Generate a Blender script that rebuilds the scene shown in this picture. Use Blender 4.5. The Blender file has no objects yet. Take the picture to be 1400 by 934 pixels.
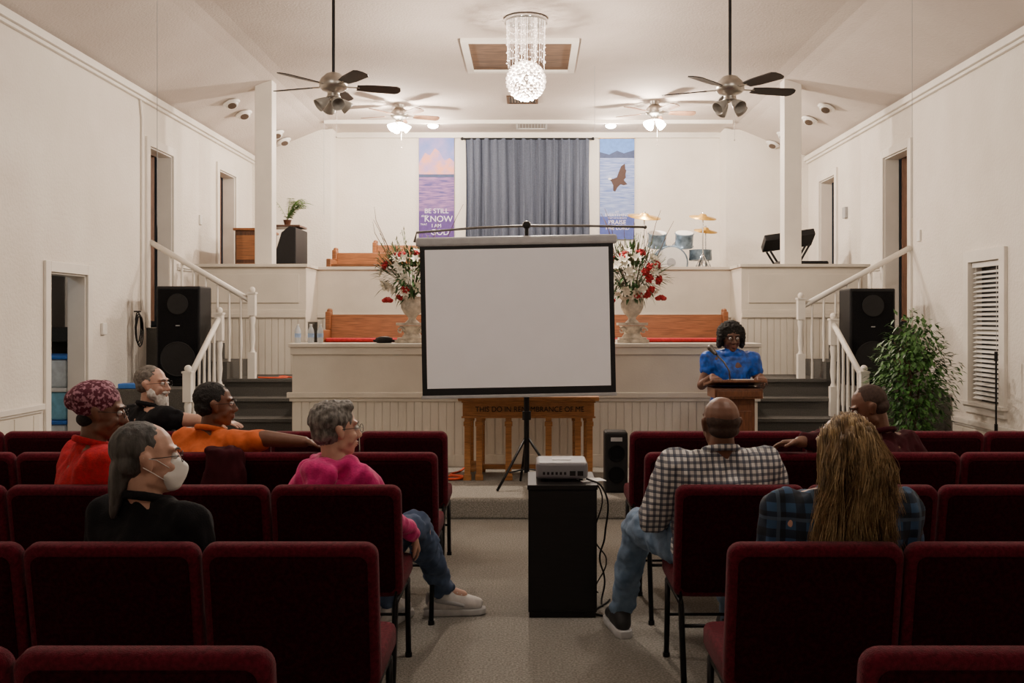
import bpy, bmesh, math, random
from mathutils import Vector, Matrix, noise
random.seed(7)
R = random.random
def U(a, b): return a + (b - a) * random.random()
V = Vector
EYE = 1.52
ROOM_W = 4.05
# ------------------------------------------------------------------ materials
def new_mat(name):
    m = bpy.data.materials.new(name); m.use_nodes = True
    nt = m.node_tree
    return m, nt, nt.nodes['Principled BSDF']
def pmat(name, col, rough=.6, metal=0., var=.12, scale=18., bump=0., bscale=None, emis=0., ecol=None, stretch=None, col2=None, spec=None, trans=0., sheen=0., lo=.35, hi=.65):
    m, nt, b = new_mat(name)
    tc = nt.nodes.new('ShaderNodeTexCoord'); mp = nt.nodes.new('ShaderNodeMapping')
    nt.links.new(tc.outputs['Object'], mp.inputs['Vector'])
    if stretch: mp.inputs['Scale'].default_value = stretch
    n = nt.nodes.new('ShaderNodeTexNoise'); n.inputs['Scale'].default_value = scale; n.inputs['Detail'].default_value = 4
    nt.links.new(mp.outputs[0], n.inputs['Vector'])
    cr = nt.nodes.new('ShaderNodeValToRGB')
    if col2 is None:
        c1 = [max(0, c * (1 - var)) for c in col]; c2 = [min(1, c * (1 + var)) for c in col]
    else: c1, c2 = col, col2
    cr.color_ramp.elements[0].position = lo; cr.color_ramp.elements[1].position = hi
    cr.color_ramp.elements[0].color = (*c1, 1); cr.color_ramp.elements[1].color = (*c2, 1)
    nt.links.new(n.outputs['Fac'], cr.inputs[0]); nt.links.new(cr.outputs[0], b.inputs['Base Color'])
    b.inputs['Roughness'].default_value = rough; b.inputs['Metallic'].default_value = metal
    if spec is not None: b.inputs['Specular IOR Level'].default_value = spec
    if trans: b.inputs['Transmission Weight'].default_value = trans
    if sheen: b.inputs['Sheen Weight'].default_value = sheen
    if bump:
        n2 = nt.nodes.new('ShaderNodeTexNoise'); n2.inputs['Scale'].default_value = bscale or scale * 4; n2.inputs['Detail'].default_value = 3
        nt.links.new(mp.outputs[0], n2.inputs['Vector'])
        bp = nt.nodes.new('ShaderNodeBump'); bp.inputs['Strength'].default_value = bump; bp.inputs['Distance'].default_value = .01
        nt.links.new(n2.outputs['Fac'], bp.inputs['Height']); nt.links.new(bp.outputs[0], b.inputs['Normal'])
    if emis:
        b.inputs['Emission Color'].default_value = (*(ecol or col), 1); b.inputs['Emission Strength'].default_value = emis
    return m
def plaid(name, base, c1, c2, f=9., duty=.5, k1=.75, k2=.7):
    m, nt, b = new_mat(name)
    tc = nt.nodes.new('ShaderNodeTexCoord'); sp = nt.nodes.new('ShaderNodeSeparateXYZ'); nt.links.new(tc.outputs['Object'], sp.inputs[0])
    def stripe(sock, fr, d):
        a = nt.nodes.new('ShaderNodeMath'); a.operation = 'MULTIPLY'; a.inputs[1].default_value = fr; nt.links.new(sock, a.inputs[0])
        c = nt.nodes.new('ShaderNodeMath'); c.operation = 'FRACT'; nt.links.new(a.outputs[0], c.inputs[0])
        e = nt.nodes.new('ShaderNodeMath'); e.operation = 'LESS_THAN'; e.inputs[1].default_value = d; nt.links.new(c.outputs[0], e.inputs[0])
        return e.outputs[0]
    def mix(fac, a, c, k=1.):
        x = nt.nodes.new('ShaderNodeMix'); x.data_type = 'RGBA'
        mm = nt.nodes.new('ShaderNodeMath'); mm.operation = 'MULTIPLY'; mm.inputs[1].default_value = k; nt.links.new(fac, mm.inputs[0])
        nt.links.new(mm.outputs[0], x.inputs['Factor'])
        if isinstance(a, tuple): x.inputs['A'].default_value = (*a, 1)
        else: nt.links.new(a, x.inputs['A'])
        x.inputs['B'].default_value = (*c, 1)
        return x.outputs['Result']
    o = mix(stripe(sp.outputs['X'], f, duty), base, c1, k1)
    o = mix(stripe(sp.outputs['Z'], f, duty), o, c1, k1)
    o = mix(stripe(sp.outputs['X'], f * .5, .1), o, c2, k2)
    o = mix(stripe(sp.outputs['Z'], f * .5, .1), o, c2, k2)
    nt.links.new(o, b.inputs['Base Color']); b.inputs['Roughness'].default_value = .85
    return m
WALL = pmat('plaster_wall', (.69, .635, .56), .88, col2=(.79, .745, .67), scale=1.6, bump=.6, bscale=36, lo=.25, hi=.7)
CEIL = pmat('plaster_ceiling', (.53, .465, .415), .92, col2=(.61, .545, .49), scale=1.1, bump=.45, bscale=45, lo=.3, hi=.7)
TRIM = pmat('painted_trim', (.75, .71, .64), .5, var=.04, scale=4)
PANEL = pmat('painted_panel', (.68, .63, .54), .6, var=.05, scale=3, bump=.1, bscale=60)
CARPET = pmat('carpet', (.22, .205, .175), .98, col2=(.37, .35, .31), scale=95, bump=1., bscale=170, lo=.4, hi=.62)
CARPET2 = pmat('stair_carpet', (.10, .095, .085), .98, var=.25, scale=120, bump=.8, bscale=220)
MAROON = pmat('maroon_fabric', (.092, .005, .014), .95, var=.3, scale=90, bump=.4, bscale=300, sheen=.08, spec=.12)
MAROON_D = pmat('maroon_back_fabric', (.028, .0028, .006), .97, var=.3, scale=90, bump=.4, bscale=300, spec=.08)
BLACKM = pmat('black_metal', (.012, .012, .013), .4, .6, var=.1)
BLACKP = pmat('black_plastic', (.009, .009, .010), .55, var=.15, scale=40, spec=.3)
BLACKB = pmat('black_laminate', (.007, .006, .006), .45, var=.2, scale=15, stretch=(1, 1, 6), spec=.3)
GRILLE = pmat('speaker_grille', (.006, .006, .007), .85, var=.4, scale=220, bump=.6, bscale=300, spec=.1)
OAK = pmat('golden_oak', (.36, .155, .045), .4, var=.25, scale=9, stretch=(1.2, 8, 12))
PEW = pmat('pew_oak', (.26, .10, .035), .4, var=.3, scale=7, stretch=(.8, 8, 14))
WALNUT = pmat('dark_walnut', (.085, .032, .015), .35, var=.35, scale=10, stretch=(9, 9, 1.2))
LECT = pmat('lectern_wood', (.15, .058, .026), .38, var=.3, scale=10, stretch=(9, 9, 1.2))
DOORW = pmat('brown_door_wood', (.13, .058, .03), .5, var=.3, scale=6, stretch=(9, 9, 1))
NICKEL = pmat('brushed_nickel', (.42, .39, .35), .35, .9, var=.1)
DNICK = pmat('dark_rod_metal', (.14, .13, .12), .4, .8, var=.1)
CHROME = pmat('chrome', (.75, .75, .75), .15, 1., var=.03)
GREYP = pmat('grey_plastic', (.36, .36, .37), .5, var=.06)
PROJ = pmat('projector_grey', (.20, .20, .215), .45, var=.05)
WHITEP = pmat('white_plastic', (.78, .76, .72), .5, var=.03)
DBLADE = pmat('dark_fan_blade', (.018, .013, .012), .45, var=.25, scale=9)
LBLADE = pmat('light_fan_blade', (.22, .12, .07), .5, var=.25, scale=9)
FROST = pmat('frosted_glass', (.40, .38, .34), .3, var=.05)
LIT = pmat('lit_glass', (1, .93, .8), .3, var=.01, emis=32, ecol=(1, .90, .76))
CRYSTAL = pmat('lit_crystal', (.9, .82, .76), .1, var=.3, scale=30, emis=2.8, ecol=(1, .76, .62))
SCREENW = pmat('screen_fabric', (.86, .87, .92), .9, var=.012, scale=5)
CURT = pmat('slate_curtain', (.08, .095, .135), .85, var=.15, scale=60, bump=.2)
REDC = pmat('red_cushion', (.45, .015, .02), .85, var=.15, scale=40)
STONE = pmat('aged_urn', (.52, .46, .37), .8, var=.35, scale=14, bump=.5, bscale=50)
GREEN = pmat('leaf_green', (.02, .07, .015), .55, col2=(.05, .14, .03), scale=30)
GREEN2 = pmat('dusty_leaf', (.10, .12, .06), .6, col2=(.22, .21, .12), scale=30)
BARK = pmat('bark', (.10, .06, .035), .85, var=.3, scale=30)
ROSE = pmat('red_petal', (.36, .006, .012), .6, var=.25, scale=50)
LILY = pmat('cream_petal', (.80, .76, .64), .6, var=.1, scale=50)
ORANGE = pmat('orange_cord', (.7, .08, .02), .5)
GOLD = pmat('cymbal_brass', (.62, .38, .09), .35, .85, var=.15)
DRUMS = pmat('drum_shell', (.24, .33, .42), .25, .3, var=.4, scale=14)
DRUMH = pmat('drum_head', (.70, .69, .67), .5, var=.03)
WATER = pmat('clear_bottle', (.75, .80, .84), .1, var=.03, trans=.3)
LABELP = pmat('pale_bottle_label', (.35, .50, .75), .5)
BLUE = pmat('blue_plastic', (.03, .16, .55), .5)
PAPER = pmat('paper', (.8, .8, .78), .8, var=.02)
DARK = pmat('dark_recess', (.02, .018, .015), .9)
LENS = pmat('lamp_recess', (.10, .07, .05), .5)
ATTIC = pmat('hatch_board', (.11, .062, .034), .8, var=.35, scale=5, stretch=(1, 8, 1))
GLASSN = pmat('night_glass', (.02, .025, .035), .08)
# ------------------------------------------------------------------ mesh kit
def sphere_pts(c, r, rot=None, n=12, m=7):
    if not hasattr(r, '__len__'): r = (r, r, r)
    out = []
    for j in range(m + 1):
        t = math.pi * j / m
        for i in range(n if 0 < j < m else 1):
            p = 2 * math.pi * i / n
            q = V((r[0] * math.sin(t) * math.cos(p), r[1] * math.sin(t) * math.sin(p), r[2] * math.cos(t)))
            if rot is not None: q = rot @ q
            out.append(V(c) + q)
    return out
class M:
    def __init__(s): s.v = []; s.f = []; s.mi = []; s.sm = []
    def add(s, vs, fs, mi=0, sm=False):
        o = len(s.v); s.v += [tuple(v) for v in vs]
        for f in fs: s.f.append([o + i for i in f]); s.mi.append(mi); s.sm.append(sm)
    def box(s, c, d, rot=None, mi=0):
        x, y, z = d[0] / 2, d[1] / 2, d[2] / 2
        p = [V((a * x, b * y, e * z)) for a in (-1, 1) for b in (-1, 1) for e in (-1, 1)]
        if rot is not None: p = [rot @ q for q in p]
        p = [V(c) + q for q in p]
        s.add(p, [(0, 1, 3, 2), (4, 6, 7, 5), (0, 4, 5, 1), (2, 3, 7, 6), (0, 2, 6, 4), (1, 5, 7, 3)], mi); return s
    def bb(s, x0, x1, y0, y1, z0, z1, mi=0):
        return s.box(((x0 + x1) / 2, (y0 + y1) / 2, (z0 + z1) / 2), (abs(x1 - x0), abs(y1 - y0), abs(z1 - z0)), None, mi)
    def cyl(s, a, b, r, r2=None, n=14, mi=0, caps=True):
        a, b = V(a), V(b); r2 = r if r2 is None else r2
        d = b - a
        if d.length < 1e-6: return s
        q = d.to_track_quat('Z', 'Y').to_matrix()
        A = [a + q @ V((r * math.cos(2 * math.pi * i / n), r * math.sin(2 * math.pi * i / n), 0)) for i in range(n)]
        B = [b + q @ V((r2 * math.cos(2 * math.pi * i / n), r2 * math.sin(2 * math.pi * i / n), 0)) for i in range(n)]
        s.add(A + B, [(i, (i + 1) % n, n + (i + 1) % n, n + i) for i in range(n)], mi, True)
        if caps: s.add(A, [tuple(range(n))[::-1]], mi); s.add(B, [tuple(range(n))], mi)
        return s
    def sph(s, c, r, rot=None, n=12, m=8, mi=0):
        p = sphere_pts(c, r, rot, n, m); fs = []
        for i in range(n): fs.append((0, 1 + i, 1 + (i + 1) % n))
        for j in range(m - 2):
            o = 1 + j * n
            for i in range(n): fs.append((o + i, o + n + i, o + n + (i + 1) % n, o + (i + 1) % n))
        o = 1 + (m - 2) * n; L = len(p) - 1
        for i in range(n): fs.append((o + i, L, o + (i + 1) % n))
        s.add(p, fs, mi, True); return s
    def lathe(s, prof, c=(0, 0, 0), n=20, mi=0, rot=None):
        vs = []
        for r, z in prof:
            for i in range(n):
                q = V((r * math.cos(2 * math.pi * i / n), r * math.sin(2 * math.pi * i / n), z))
                if rot is not None: q = rot @ q
                vs.append(V(c) + q)
        fs = []
        for j in range(len(prof) - 1):
            for i in range(n): fs.append((j * n + i, j * n + (i + 1) % n, (j + 1) * n + (i + 1) % n, (j + 1) * n + i))
        s.add(vs, fs, mi, True)
        s.add(vs[:n], [tuple(range(n))[::-1]], mi); s.add(vs[-n:], [tuple(range(n))], mi)
        return s
    def tube(s, pts, r, n=6, mi=0, r2=None):
        pts = [V(p) for p in pts]; vs = []; k = len(pts)
        for j, p in enumerate(pts):
            d = (pts[min(j + 1, k - 1)] - pts[max(j - 1, 0)])
            if d.length < 1e-7: d = V((0, 0, 1))
            q = d.to_track_quat('Z', 'Y').to_matrix()
            rr = r if r2 is None else r + (r2 - r) * j / (k - 1)
            vs += [p + q @ V((rr * math.cos(2 * math.pi * i / n), rr * math.sin(2 * math.pi * i / n), 0)) for i in range(n)]
        fs = [(j * n + i, j * n + (i + 1) % n, (j + 1) * n + (i + 1) % n, (j + 1) * n + i) for j in range(k - 1) for i in range(n)]
        fs += [tuple(range(n))[::-1], tuple((k - 1) * n + i for i in range(n))]
        s.add(vs, fs, mi, True); return s
    def hull(s, *pts, mi=0):
        P = [q for p in pts for q in p]
        bm = bmesh.new()
        for p in P: bm.verts.new(p)
        bmesh.ops.convex_hull(bm, input=bm.verts[:])
        bmesh.ops.delete(bm, geom=[v for v in bm.verts if not v.link_faces], context='VERTS')
        bm.verts.index_update()
        s.add([v.co.copy() for v in bm.verts], [[v.index for v in f.verts] for f in bm.faces], mi, True)
        bm.free(); return s
    def prism(s, poly, y0, y1, mi=0):  # poly in xz
        n = len(poly)
        vs = [V((x, y0, z)) for x, z in poly] + [V((x, y1, z)) for x, z in poly]
        s.add(vs, [tuple(range(n)), tuple(range(n, 2 * n))[::-1]] + [(i, n + i, n + (i + 1) % n, (i + 1) % n) for i in range(n)], mi); return s
    def leaf(s, c, d, L, w, mi=0, up=V((0, 0, 1))):
        c = V(c); d = V(d).normalized(); t = d.cross(up)
        if t.length < 1e-3: t = V((1, 0, 0))
        t.normalize(); nn = t.cross(d)
        s.add([c, c + d * L * .45 + t * w / 2 + nn * w * .15, c + d * L, c + d * L * .45 - t * w / 2 + nn * w * .15, c + d * L * .45], [(0, 1, 4), (1, 2, 4), (4, 2, 3), (0, 4, 3)], mi, True); return s
    def mesh(s, name):
        me = bpy.data.meshes.new(name); me.from_pydata(s.v, [], s.f)
        for i, p in enumerate(me.polygons): p.material_index = s.mi[i]; p.use_smooth = s.sm[i]
        bm = bmesh.new(); bm.from_mesh(me); bmesh.ops.recalc_face_normals(bm, faces=bm.faces); bm.to_mesh(me); bm.free()
        return me
    def obj(s, name, mats, parent=None, loc=(0, 0, 0), bevel=0, seg=2, rotz=0):
        me = s.mesh(name)
        for m in (mats if isinstance(mats, (list, tuple)) else [mats]): me.materials.append(m)
        return mk(name, me, parent, loc, bevel, seg, rotz)
def mk(name, me, parent=None, loc=(0, 0, 0), bevel=0, seg=2, rotz=0):
    o = bpy.data.objects.new(name, me); bpy.context.scene.collection.objects.link(o)
    o.location = loc; o.rotation_euler[2] = rotz
    if parent: o.parent = parent
    if bevel:
        b = o.modifiers.new('bevel', 'BEVEL'); b.width = bevel; b.segments = seg; b.limit_method = 'ANGLE'; b.angle_limit = .9
        b.harden_normals = False
    return o
def tag(o, label, cat, group=None, kind=None):
    o['label'] = label; o['category'] = cat
    if group: o['group'] = group
    if kind: o['kind'] = kind
    return o
def T(name, label, cat, loc=(0, 0, 0), group=None, rotz=0):
    o = bpy.data.objects.new(name, None); o.empty_display_size = .1
    bpy.context.scene.collection.objects.link(o); o.location = loc; o.rotation_euler[2] = rotz
    return tag(o, label, cat, group)
def S(m, name, mats, label, cat, bevel=0):
    return tag(m.obj(name, mats, bevel=bevel), label, cat, kind='structure')
def clone(root, loc, rotz=None):
    n = root.copy(); bpy.context.scene.collection.objects.link(n); n.location = loc
    if rotz is not None: n.rotation_euler[2] = rotz
    def rec(o, p):
        for c in o.children:
            k = c.copy(); bpy.context.scene.collection.objects.link(k); k.parent = p
            k.matrix_parent_inverse = c.matrix_parent_inverse.copy(); rec(c, k)
    rec(root, n); return n
def text(body, size, mat, parent, loc, rot=(math.pi / 2, 0, 0), ext=.002, name='lettering', xs=1.):
    c = bpy.data.curves.new('t', 'FONT'); c.body = body; c.size = size; c.extrude = ext; c.align_x = 'CENTER'; c.align_y = 'CENTER'
    o = bpy.data.objects.new('t', c); bpy.context.scene.collection.objects.link(o)
    bpy.context.view_layer.update()
    me = bpy.data.meshes.new_from_object(o.evaluated_get(bpy.context.evaluated_depsgraph_get()))
    bpy.data.objects.remove(o); me.materials.clear(); me.materials.append(mat)
    k = mk(name, me, parent, loc); k.rotation_euler = rot; k.scale = (xs, 1, 1); return k
def remesh(m, voxel, smooth=3, disp=0., dscale=9., dz=1.):
    me = m.mesh('tmp'); o = bpy.data.objects.new('tmp', me); bpy.context.scene.collection.objects.link(o)
    r = o.modifiers.new('r', 'REMESH'); r.mode = 'VOXEL'; r.voxel_size = voxel; r.use_smooth_shade = True
    if smooth:
        k = o.modifiers.new('s', 'SMOOTH'); k.factor = .5; k.iterations = smooth
    bpy.context.view_layer.update()
    out = bpy.data.meshes.new_from_object(o.evaluated_get(bpy.context.evaluated_depsgraph_get()))
    bpy.data.objects.remove(o)
    if disp:
        ns = [v.normal.copy() for v in out.vertices]
        for i, v in enumerate(out.vertices):
            p = V((v.co.x * dscale, v.co.y * dscale, v.co.z * dscale * dz))
            v.co += ns[i] * disp * (noise.noise(p) + .5 * noise.noise(p * 2.3))
    for p in out.polygons: p.use_smooth = True
    out.materials.clear()
    return out
def Rz(a): return Matrix.Rotation(a, 3, 'Z')
def Rx(a): return Matrix.Rotation(a, 3, 'X')
def Ry(a): return Matrix.Rotation(a, 3, 'Y')
# ------------------------------------------------------------------ room shell
Y0, Y1 = -4.0, 15.0
S(M().bb(-5.7, 5.7, Y0 - .2, 15.4, -.1, 0), 'floor', CARPET, 'grey-beige low pile carpet of the sanctuary', 'floor')
eave, flat, fold = 3.9, 4.34, 2.95
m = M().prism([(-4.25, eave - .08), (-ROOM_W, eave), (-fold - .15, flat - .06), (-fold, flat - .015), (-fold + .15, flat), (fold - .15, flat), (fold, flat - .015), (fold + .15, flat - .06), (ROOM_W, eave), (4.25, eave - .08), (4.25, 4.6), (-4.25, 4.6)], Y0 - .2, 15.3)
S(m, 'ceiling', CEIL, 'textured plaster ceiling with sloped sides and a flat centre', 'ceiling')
def side_wall(sgn, ops):
    ys = sorted({Y0 - .15, 15.15} | {a for o in ops for a in o[:2]}); zs = sorted({0, eave + .03} | {a for o in ops for a in o[2:]})
    m = M()
    for a, b in zip(ys, ys[1:]):
        for c, d in zip(zs, zs[1:]):
            if any(o[0] <= a and b <= o[1] and o[2] <= c and d <= o[3] for o in ops): continue
            m.bb(sgn * ROOM_W, sgn * (ROOM_W + .15), a, b, c, d)
    return m
LO = [(8.37, 9.07, 0, 1.93), (10.56, 11.25, 1.44, 3.37), (12.92, 13.64, 1.5, 3.48)]
RO = [(8.55, 9.15, .78, 2.05), (10.64, 11.38, 1.44, 3.37), (13.2, 13.9, 1.5, 3.45)]
S(side_wall(-1, LO), 'wall_left', WALL, 'cream textured plaster side wall with door openings', 'wall')
S(side_wall(1, RO), 'wall_right', WALL, 'cream textured plaster side wall with a window and doorways', 'wall')
m = M(); m.bb(-4.05, -2.9, 14.5, 14.62, 0, 4.3); m.bb(2.85, 4.05, 14.5, 14.62, 0, 4.3)
m.bb(-3.0, -2.9, 14.6, 15.1, 0, 4.4); m.bb(2.85, 2.95, 14.6, 15.1, 0, 4.4); m.bb(-3, 3, 15, 15.15, 0, 4.4)
S(m, 'wall_back', WALL, 'cream end wall with a shallow recessed centre bay', 'wall')
S(M().bb(-4.2, 4.2, Y0 - .15, Y0, 0, 4.4), 'wall_rear', WALL, 'cream wall closing the entrance end', 'wall')
S(M().bb(-5.6, -5.5, 7.5, 15, 0, 4), 'wall_left_room', WALL, 'plain wall of the side rooms', 'wall')
S(M().bb(5.5, 5.6, 7.5, 15, 0, 4), 'wall_right_room', WALL, 'plain wall of the side rooms', 'wall')
# trims
def ytrim(n, sgn, z, h, t, ya, yb, lab, cat='trim'):
    m = M(); x = sgn * ROOM_W
    m.bb(x, x - sgn * t, ya, yb, z, z + h); m.bb(x, x - sgn * t * .55, ya, yb, z - h * .45, z)
    return S(m, n, TRIM, lab, cat, bevel=.006)
ytrim('trim_1', -1, eave - .07, .07, .07, Y0, 14.5, 'white crown moulding along the eave', 'moulding')
ytrim('trim_2', 1, eave - .07, .07, .07, Y0, 14.5, 'white crown moulding along the eave', 'moulding')
ytrim('trim_3', -1, .78, .05, .035, Y0, 8.25, 'white chair rail moulding', 'moulding')
ytrim('trim_4', 1, .56, .05, .035, Y0, 9.5, 'white chair rail moulding', 'moulding')
ytrim('baseboard_left', -1, .06, .08, .02, Y0, 8.25, 'white baseboard', 'baseboard')
ytrim('baseboard_right', 1, .06, .08, .02, Y0, 9.5, 'white baseboard', 'baseboard')
ytrim('trim_5', -1, 2.12, .05, .03, 11.4, 12.8, 'white rail on the loft wall', 'moulding')
ytrim('trim_6', 1, 2.12, .05, .03, 11.5, 13.1, 'white rail on the loft wall', 'moulding')
S(M().bb(-2.9, 2.85, 14.0, 14.05, 4.29, 4.34), 'trim_7', TRIM, 'white batten across the ceiling', 'moulding')
m = M(); m.bb(-2.9, 2.85, 14.93, 15, 4.26, 4.34); S(m, 'trim_8', TRIM, 'white crown moulding over the recessed bay', 'moulding')
def wain(sgn, ya, yb, z0, z1, n, lab):
    m = M(); y = ya
    while y < yb - .01:
        m.bb(sgn * ROOM_W, sgn * (ROOM_W - .012), y, min(y + .3, yb) - .012, z0, z1); y += .3
    return S(m, n, PANEL, lab, 'wainscot')
wain(-1, -3.9, 8.2, .15, .74, 'trim_9', 'painted wainscot boards below the chair rail')
wain(1, -3.9, 9.5, .15, .52, 'trim_10', 'painted wainscot boards below the chair rail')
# door casings
def casing(n, sgn, o, lab, slab=None):
    ya, yb, za, zb = o; x = sgn * ROOM_W; m = M(); w = .09
    for a, b, c, d in ((ya - w, ya, za, zb + w), (yb, yb + w, za, zb + w), (ya, yb, zb, zb + w)):
        m.bb(x + sgn * .0, x - sgn * .025, a, b, c, d)
    for a, b, c, d in ((ya, ya + .015, za, zb), (yb - .015, yb, za, zb), (ya, yb, zb - .015, zb)):
        m.bb(x, x + sgn * .16, a, b, c, d)
    e = S(m, n, TRIM, lab, 'door frame', bevel=.004)
    if slab:
        k = M(); k.box((0, slab[1] / 2, 1.0), (.04, slab[1], 1.9)); 
        for zc, h in ((.55, .7), (1.45, .8)): k.box((.0, slab[1] / 2, zc), (.055, slab[1] - .24, h))
        k.sph((-.05 , slab[1] - .07, .95), .028, mi=1); k.sph((.05, slab[1] - .07, .95), .028, mi=1)
        d = k.obj('door_%d' % slab[3], [DOORW, NICKEL], None, (x + sgn * .19, slab[0], za + .02), rotz=slab[2], bevel=.004)
        tag(d, 'brown stained panelled wood door standing ajar', 'door', kind='structure')
    return e
casing('trim_11', -1, LO[0], 'white casing around a dark side doorway')
casing('trim_12', -1, LO[1], 'beige casing around the raised doorway', (11.2, .66, math.radians(150), 1))
casing('trim_13', -1, LO[2], 'beige casing around the loft doorway', (13.6, .66, math.radians(175), 2))
casing('trim_14', 1, RO[1], 'beige casing around the raised doorway', (11.33, .66, math.radians(205), 3))
casing('trim_15', 1, RO[2], 'beige casing around the loft doorway', (13.85, .66, math.radians(184), 4))
for sg, nm in ((-1, 'left'), (1, 'right')):
    S(M().bb(sg * 4.2, sg * 5.5, 10.2, 15, 1.3, 1.44), 'floor_%s_rooms' % nm, CARPET2, 'raised floor of the side rooms', 'floor')
# window
o = RO[0]; m = M(); x = ROOM_W
for a, b, c, d in ((o[0] - .1, o[0], o[2] - .1, o[3] + .1), (o[1], o[1] + .1, o[2] - .1, o[3] + .1), (o[0], o[1], o[3], o[3] + .1), (o[0], o[1], o[2] - .1, o[2])): m.bb(x, x - .03, a, b, c, d)
m.bb(x - .06, x, o[0] - .12, o[1] + .12, o[2] - .03, o[2])
m.bb(x + .1, x + .13, o[0], o[1], o[2], o[3], mi=1); m.bb(x + .07, x + .1, o[0], o[1], 1.39, 1.43)
S(m, 'window_1', [TRIM, GLASSN], 'white framed sash window in the side wall', 'window')
bl = T('window_blind', 'white horizontal slat blind in the side window', 'blind', (x + .03, 8.85, .8))
M().bb(-.025, .025, -.29, .29, 1.2, 1.245).obj('headrail', WHITEP, bl)
m = M(); z = .02
while z < 1.19: m.box((0, 0, z), (.048, .57, .003), Ry(math.radians(-28))); z += .042
m.obj('slats', WHITEP, bl)
M().cyl((-.03, -.2, .0), (-.03, -.2, 1.2), .002).cyl((-.03, .2, 0), (-.03, .2, 1.2), .002).obj('cord', WHITEP, bl)
# ------------------------------------------------------------------ platforms
S(M().bb(-1.4, 1.22, 7.6, 9.28, 0, .157), 'floor_low_platform', CARPET, 'carpeted low step in front of the stage', 'step', bevel=.02)
S(M().bb(-2.22, 2.12, 9.32, 12.0, 0, .9), 'floor_stage', CARPET2, 'carpeted speaking stage', 'stage')
def bead(m, xa, xb, y, za, zb, pitch=.075, mi=0):
    x = xa
    while x < xb - .005:
        m.bb(x, min(x + pitch - .007, xb), y - .012, y, za, zb, mi); x += pitch
    m.bb(xa, xb, y - .004, y, za, zb, mi)
m = M(); m.bb(-2.22, 2.12, 9.3, 9.6, .9, 1.27); m.bb(-2.22, 2.12, 9.28, 9.32, .0, 1.27)
m.bb(-2.25, 2.15, 9.24, 9.64, 1.27, 1.305); m.bb(-2.235, 2.135, 9.26, 9.28, 1.2, 1.27); m.bb(-2.26, 2.16, 9.23, 9.28, .80, .85)
m.bb(-2.24, 2.14, 9.25, 9.28, .765, .8)
m.bb(-2.22, 2.12, 9.262, 9.28, .0, .27)
S(m, 'wall_stage_front', PANEL, 'cream painted parapet with a moulded cap along the stage edge', 'half wall', bevel=.005)
m = M(); bead(m, -2.2, 2.1, 9.28, .27, .765); S(m, 'trim_17', PANEL, 'cream beadboard on the lower stage front', 'beadboard')
# loft
m = M(); m.bb(-4.05, -2.57, 11.5, 12.1, 0, 1.5); m.bb(2.42, 4.05, 11.5, 12.1, 0, 1.5); m.bb(-4.05, 4.05, 12.1, 15, 0, 1.5); m.bb(-2.8, 2.75, 12.9, 15, 1.5, 2.02)
S(m, 'floor_loft', CARPET2, 'carpeted choir loft floor with a raised tier', 'floor')
m = M()
for xa, xb in ((-3.88, -2.57), (2.42, 3.87)):
    m.bb(xa, xb, 11.42, 11.5, 1.5, 2.13); m.bb(min(xa, -4.05) if xa < 0 else xa, xb if xa < 0 else 4.05, 11.42, 11.5, .0, 1.5)
    m.bb(xa - .02, xb + .02, 11.38, 11.54, 2.13, 2.165); m.bb(xa, xb, 11.385, 11.42, 1.55, 1.6); m.bb(xa, xb, 11.4, 11.42, 1.6, 1.64)
    m.bb(xa + .08, xb - .08, 11.405, 11.42, 1.72, 2.05)
m.bb(-2.65, -2.57, 11.5, 12.1, 1.5, 2.13); m.bb(2.42, 2.5, 11.5, 12.1, 1.5, 2.13)
m.bb(-2.67, -2.55, 11.5, 12.1, 2.13, 2.165); m.bb(2.4, 2.52, 11.5, 12.1, 2.13, 2.165)
m.bb(-2.57, 2.42, 12.02, 12.1, 0, 2.13); m.bb(-2.57, 2.42, 11.98, 12.14, 2.13, 2.165); m.bb(-2.57, 2.42, 11.99, 12.02, 1.55, 1.6)
S(m, 'wall_loft_front', PANEL, 'cream painted half wall with capped top around the choir loft', 'half wall', bevel=.004)
m = M(); bead(m, -3.86, -2.57, 11.42, .9, 1.55); bead(m, 2.42, 3.86, 11.42, .9, 1.55); bead(m, -2.5, 2.4, 12.02, .9, 1.55)
S(m, 'trim_18', PANEL, 'cream beadboard under the loft rail', 'beadboard')
for i, xx in enumerate((-3.1, 3.05)):
    m = M(); m.bb(xx - .1, xx + .1, 11.56, 11.76, 1.5, 4.36)
    for a in (1.5, ): m.bb(xx - .12, xx + .12, 11.54, 11.78, a, a + .12)
    S(m, 'trim_%d' % (19 + i), TRIM, 'square cream ceiling post behind the loft rail', 'post', bevel=.006)
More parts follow.
